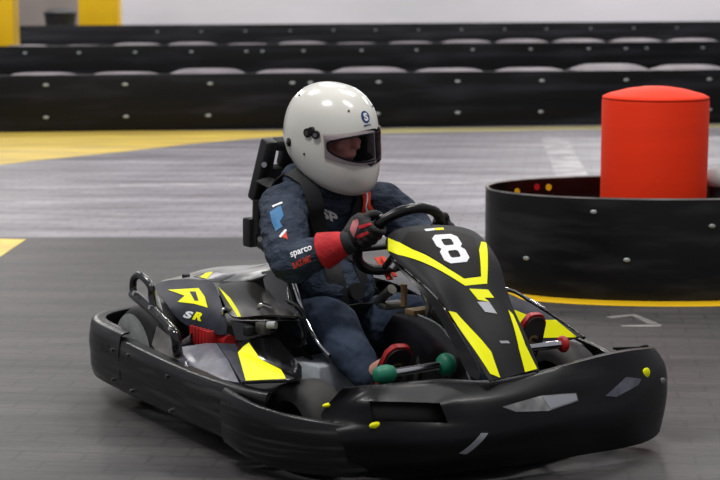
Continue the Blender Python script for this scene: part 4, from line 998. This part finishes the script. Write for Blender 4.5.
def stripe(pts, w_, m_, off):
    if None in pts: return
    strap('chest_stripe', pts, w_, m_, suit, suit, off=off, thick=.0015)
stripe([(-0.1535, 0.0839, 0.7070), (-0.1560, 0.0973, 0.6759), (-0.1552, 0.1165, 0.6346)], .017, 'orange', .019)
stripe([(-0.1599, 0.1116, 0.7078), (-0.1487, 0.1201, 0.6784), (-0.1322, 0.1330, 0.6427)], .015, 'orange', .019)
stripe([(-0.1568, 0.0978, 0.7057), (-0.1542, 0.1099, 0.6752), (-0.1435, 0.1246, 0.6387)], .006, 'white', .020)
text_decal('chest_print', 'SP', 'white', suit, suit, (-0.1687, -0.0540, 0.6392), (-0.1768, 0.0166, 0.6097), (-0.1511, -0.0686, 0.6718), bold=.04, step=.008, off=.002)

# harness (part of the kart)
hn = empty('harness', (0, 0, 0)); hn.parent = kart
strap('shoulder_strap', [(-0.4037, -0.1400, 0.7398), (-0.3019, -0.1300, 0.7392), (-.30, -.10, .76), (-.20, -.10, .755), (-.14, -.085, .66), (-.13, -.06, .56), (-.13, -.03, .46), (-.13, -.01, .38)], .055, 'strap', hn, suit, off=.010)
strap('shoulder_strap', [(-.48, .10, .76), (-.38, .10, .76), (-.30, .10, .76), (-.20, .10, .755), (-.14, .085, .66), (-.13, .06, .56), (-.13, .03, .46), (-.13, .01, .38)], .055, 'strap', hn, suit, off=.010)
strap('lap_strap', [(-.26, -.23, .24), (-.18, -.17, .31), (-.09, -.08, .345), (-.05, 0, .35), (-.09, .08, .345), (-.18, .17, .31), (-.26, .23, .24)], .05, 'strap', hn, suit, off=.014)
strap('adjuster_strap', [(0.0504, 0.0200, 0.5239), (0.0849, 0.0200, 0.4997), (0.1247, 0.0200, 0.4638)], .022, 'orange', hn, None)
strap('adjuster_strap', [(0.0641, 0.0300, 0.5281), (0.0984, 0.0300, 0.5071), (0.1381, 0.0300, 0.4744)], .016, 'orange', hn, None)
rod('harness_buckle', (-.075, 0, .40), (-.03, 0, .405), .028, 'matte', hn)

# ------------------------------------------------------------ helmet
helm = empty('helmet', (0, 0, 0)); helm.parent = person; helm.matrix_local = HM
tabl = [(.165, .004, -.02, .004), (.160, .045, -.058, .045), (.148, .078, -.088, .072), (.130, .104, -.112, .092), (.105, .127, -.134, .109), (.075, .142, -.149, .120), (.04, .152, -.158, .1265), (0, .158, -.160, .129),
        (-.035, .164, -.157, .129), (-.07, .170, -.149, .125), (-.105, .171, -.137, .117), (-.135, .164, -.122, .107), (-.150, .150, -.108, .096), (-.160, .134, -.098, .086)]
SCL = Vector((1.05, 1.07, 1.05))
def helm_pt(row, th, grow=0):
    z, xf, xb, wd = row
    c, s = math.cos(th), math.sin(th)
    cx = (xf+xb)/2*.55; fx = xf-cx if c > 0 else cx-xb
    p = 2.15
    r = (abs(c)**p+abs(s)**p)**(-1/p)
    x = cx+c*r*(fx+grow); y = s*r*(wd+grow)
    zb = -.168 if z < 0 else .165
    if z < 0:
        back = (1-c)/2
        z = z*(1-.46*back**1.3)
    z += grow*z/.165
    return Vector((x*SCL.x, y*SCL.y, z*SCL.z))
def fine_rows(n=44):
    out = []
    m = len(tabl)-1
    for i in range(n+1):
        t = i/n*m; k_ = min(int(t), m-1); f = t-k_
        p0, p1, p2, p3 = tabl[max(k_-1, 0)], tabl[k_], tabl[k_+1], tabl[min(k_+2, m)]
        out.append(tuple(.5*(2*a1+(a2-a0)*f+(2*a0-5*a1+4*a2-a3)*f*f+(3*a1-a0-3*a2+a3)*f**3) for a0, a1, a2, a3 in zip(p0, p1, p2, p3)))
    return out
fr_ = fine_rows(); NT = 96
bm = bmesh.new(); gr = [[bm.verts.new(helm_pt(r, 2*PI*j/NT)) for j in range(NT)] for r in fr_]
for i in range(len(gr)-1):
    for j in range(NT): bm.faces.new((gr[i][j], gr[i+1][j], gr[i+1][(j+1) % NT], gr[i][(j+1) % NT]))
bm.faces.new([gr[0][j] for j in range(NT)])
shell = link('shell', to_mesh(bm), 'helmet', helm, angle=180)
so = shell.modifiers.new('s', 'SOLIDIFY'); so.thickness = .012; so.offset = -1
# eye port cutter: a rounded outline pushed through the front
bm = bmesh.new(); op = []
portz = 0.0
def port_outline(ry, zt, zb_, n=48, cut=0):
    out = []
    for i in range(n):
        a = 2*PI*i/n; c, s = math.cos(a), math.sin(a); p = 3.4
        y = ry*math.copysign(abs(c)**(2/p), c)
        ztop_ = zt*(1-.34*abs(y/ry)**2); zb2 = zb_*(1-.30*abs(y/ry)**2.4)
        zz = math.copysign(abs(s)**(2/p), s)
        out.append((y, ztop_*zz if zz > 0 else -zb2*-zz*-1))
    return out
PZ = .004
for x_, in ((.045,), (.24,)):
    op.append([bm.verts.new((x_, y, PZ+z)) for y, z in port_outline(.121, .038, -.050)])
n_ = len(op[0])
for i in range(n_): bm.faces.new((op[0][i], op[0][(i+1) % n_], op[1][(i+1) % n_], op[1][i]))
bm.faces.new(op[0][::-1]); bm.faces.new(op[1])
cutter = link('cutter', to_mesh(bm), None, helm)
bo = shell.modifiers.new('b', 'BOOLEAN'); bo.object = cutter; bo.operation = 'DIFFERENCE'; bo.solver = 'EXACT'
bake(shell, 35); bpy.data.objects.remove(cutter)
# port gasket along the port edge, visor shell, trim ring at the neck
def surf_x(y, z, grow=0):
    """point on the outer shell in front at given y, z"""
    best = None
    for r in fr_:
        if abs(r[0]*SCL.z-z) < .012:
            pass
    zr = z/SCL.z
    rr_ = min(range(len(fr_)-1), key=lambda k_: abs((fr_[k_][0]+fr_[k_+1][0])/2-zr))
    a, b = fr_[rr_], fr_[rr_+1]; f = 0 if a[0] == b[0] else (a[0]-zr)/(a[0]-b[0]); row = tuple(u*(1-f)+v*f for u, v in zip(a, b))
    lo_, hi_ = 0, PI/2
    for _ in range(30):
        m_ = (lo_+hi_)/2
        if abs(helm_pt(row, m_, grow).y) < abs(y): lo_ = m_
        else: hi_ = m_
    p = helm_pt(row, lo_, grow); return Vector((p.x, y, z))
outl = port_outline(.121, .038, -.050, 64)
bm = bmesh.new(); sweep(bm, [surf_x(y, PZ+z, .001) for y, z in outl], .0032, 8, closed=True); link('port_gasket', to_mesh(bm), 'helmtrim', helm)
# visor: a slice of a slightly larger shell with side arms
bm = bmesh.new(); nz, ny = 12, 36; g_ = []
for i in range(nz+1):
    row = []
    for j in range(ny+1):
        y = -.1285+.257*j/ny; e = abs(y)/.1285
        zt, zb_ = .053-.018*e**2, -.060+.020*e**2.5
        z = PZ+zb_+(zt-zb_)*i/nz
        row.append(bm.verts.new(surf_x(y, z, .0045)))
    g_.append(row)
for i in range(nz):
    for j in range(ny): bm.faces.new((g_[i][j], g_[i][j+1], g_[i+1][j+1], g_[i+1][j]))
vis = link('visor', to_mesh(bm), 'visor', helm, angle=180)
so = vis.modifiers.new('s', 'SOLIDIFY'); so.thickness = .0015; bake(vis)
# pivots and screws
def on_shell(th, z):
    rr_ = min(range(len(fr_)), key=lambda k_: abs(fr_[k_][0]-z/SCL.z)); return helm_pt(fr_[rr_], th)
for sy in (-1, 1):
    th = sy*math.radians(83)
    p = on_shell(th, .035); n = Vector((math.cos(th)*.5, sy*1.0, 0)).normalized()
    rod('visor_pivot', p-n*.004, p+n*.007, .015, 'helmtrim', helm)
    p2 = on_shell(sy*math.radians(72), .028); n2 = Vector((.35, sy, 0)).normalized()
    rod('visor_pivot', p2-n2*.004, p2+n2*.010, .013, 'helmtrim', helm); rod('pivot_screw', p2+n2*.006, p2+n2*.013, .007, 'chrome', helm); rod('pivot_screw', p+n*.004, p+n*.010, .008, 'steel', helm)
    p4 = on_shell(sy*math.radians(78), .040); rod('visor_latch', p4-n*.002, p4+n*.010, .010, 'helmtrim', helm)
    p3 = on_shell(sy*math.radians(114), -.022); n3 = Vector((-.6, sy*.8, 0)).normalized()
    rod('frame_anchor', p3-n3*.004, p3+n3*.006, .014, 'helmtrim', helm)
    rod('frame_anchor_screw', p3+n3*.004, p3+n3*.009, .006, 'steel', helm)
for th, z in ((-88, -.045), (-30, .118), (-125, .13), (30, .118)):
    p = on_shell(math.radians(th), z); n = p.normalized()
    rod('shell_screw', p-n*.003, p+n*.003, .0035, 'helmtrim', helm, seg=12)
# neck trim
bm = bmesh.new(); sweep(bm, [helm_pt(fr_[-1], 2*PI*j/64, -.003) for j in range(64)], .0075, 8, closed=True); link('neck_trim', to_mesh(bm), 'helmtrim', helm)
# inner lining seen through the port
bm = bmesh.new()
gl_ = [[bm.verts.new(helm_pt(r, 2*PI*j/48, -.016)) for j in range(48)] for r in fr_[6::2]]
for i in range(len(gl_)-1):
    for j in range(48):
        a = 2*PI*(j+.5)/48; r = fr_[6::2][i]
        if math.cos(a) > .35 and -.05 < r[0] < .065: continue
        bm.faces.new((gl_[i][j], gl_[i+1][j], gl_[i+1][(j+1) % 48], gl_[i][(j+1) % 48]))
li = link('lining', to_mesh(bm), 'lining', helm)
so = li.modifiers.new('s', 'SOLIDIFY'); so.thickness = .008; so.offset = -1; bake(li)
# logo on the forehead, chin vent
OUT['logo_disc'] = Vector((1, 0, .4)); OUT['chin_vent'] = Vector((1, 0, 0))
def disc(c, r, n=28):
    return [surf_x(c[0]+r*math.cos(2*PI*i/n), c[1]+r*math.sin(2*PI*i/n)) for i in range(n)]
LY, LZ = -.006, .094
dl = decal('logo_disc', 'blue', helm, shell, [disc((LY, LZ), .018)], step=.006, off=.0008)
q = surf_x
text_decal('logo_letter', 'S', 'white', dl, shell, q(LY-.009, LZ-.012), q(LY+.009, LZ-.012), q(LY-.009, LZ+.012), bold=.05, step=.004, off=.0022)
text_decal('logo_wordmark', 'sparco', 'blue', helm, shell, q(LY-.016, LZ-.029), q(LY+.016, LZ-.029), q(LY-.016, LZ-.0225), bold=.03, step=.004, off=.0012)
vent = [q(-.020, -.050), q(0, -.053), q(.020, -.050), q(.012, -.058), q(0, -.063), q(-.012, -.058)]
decal('chin_vent', 'helmtrim', helm, shell, [vent], step=.006, off=.001)
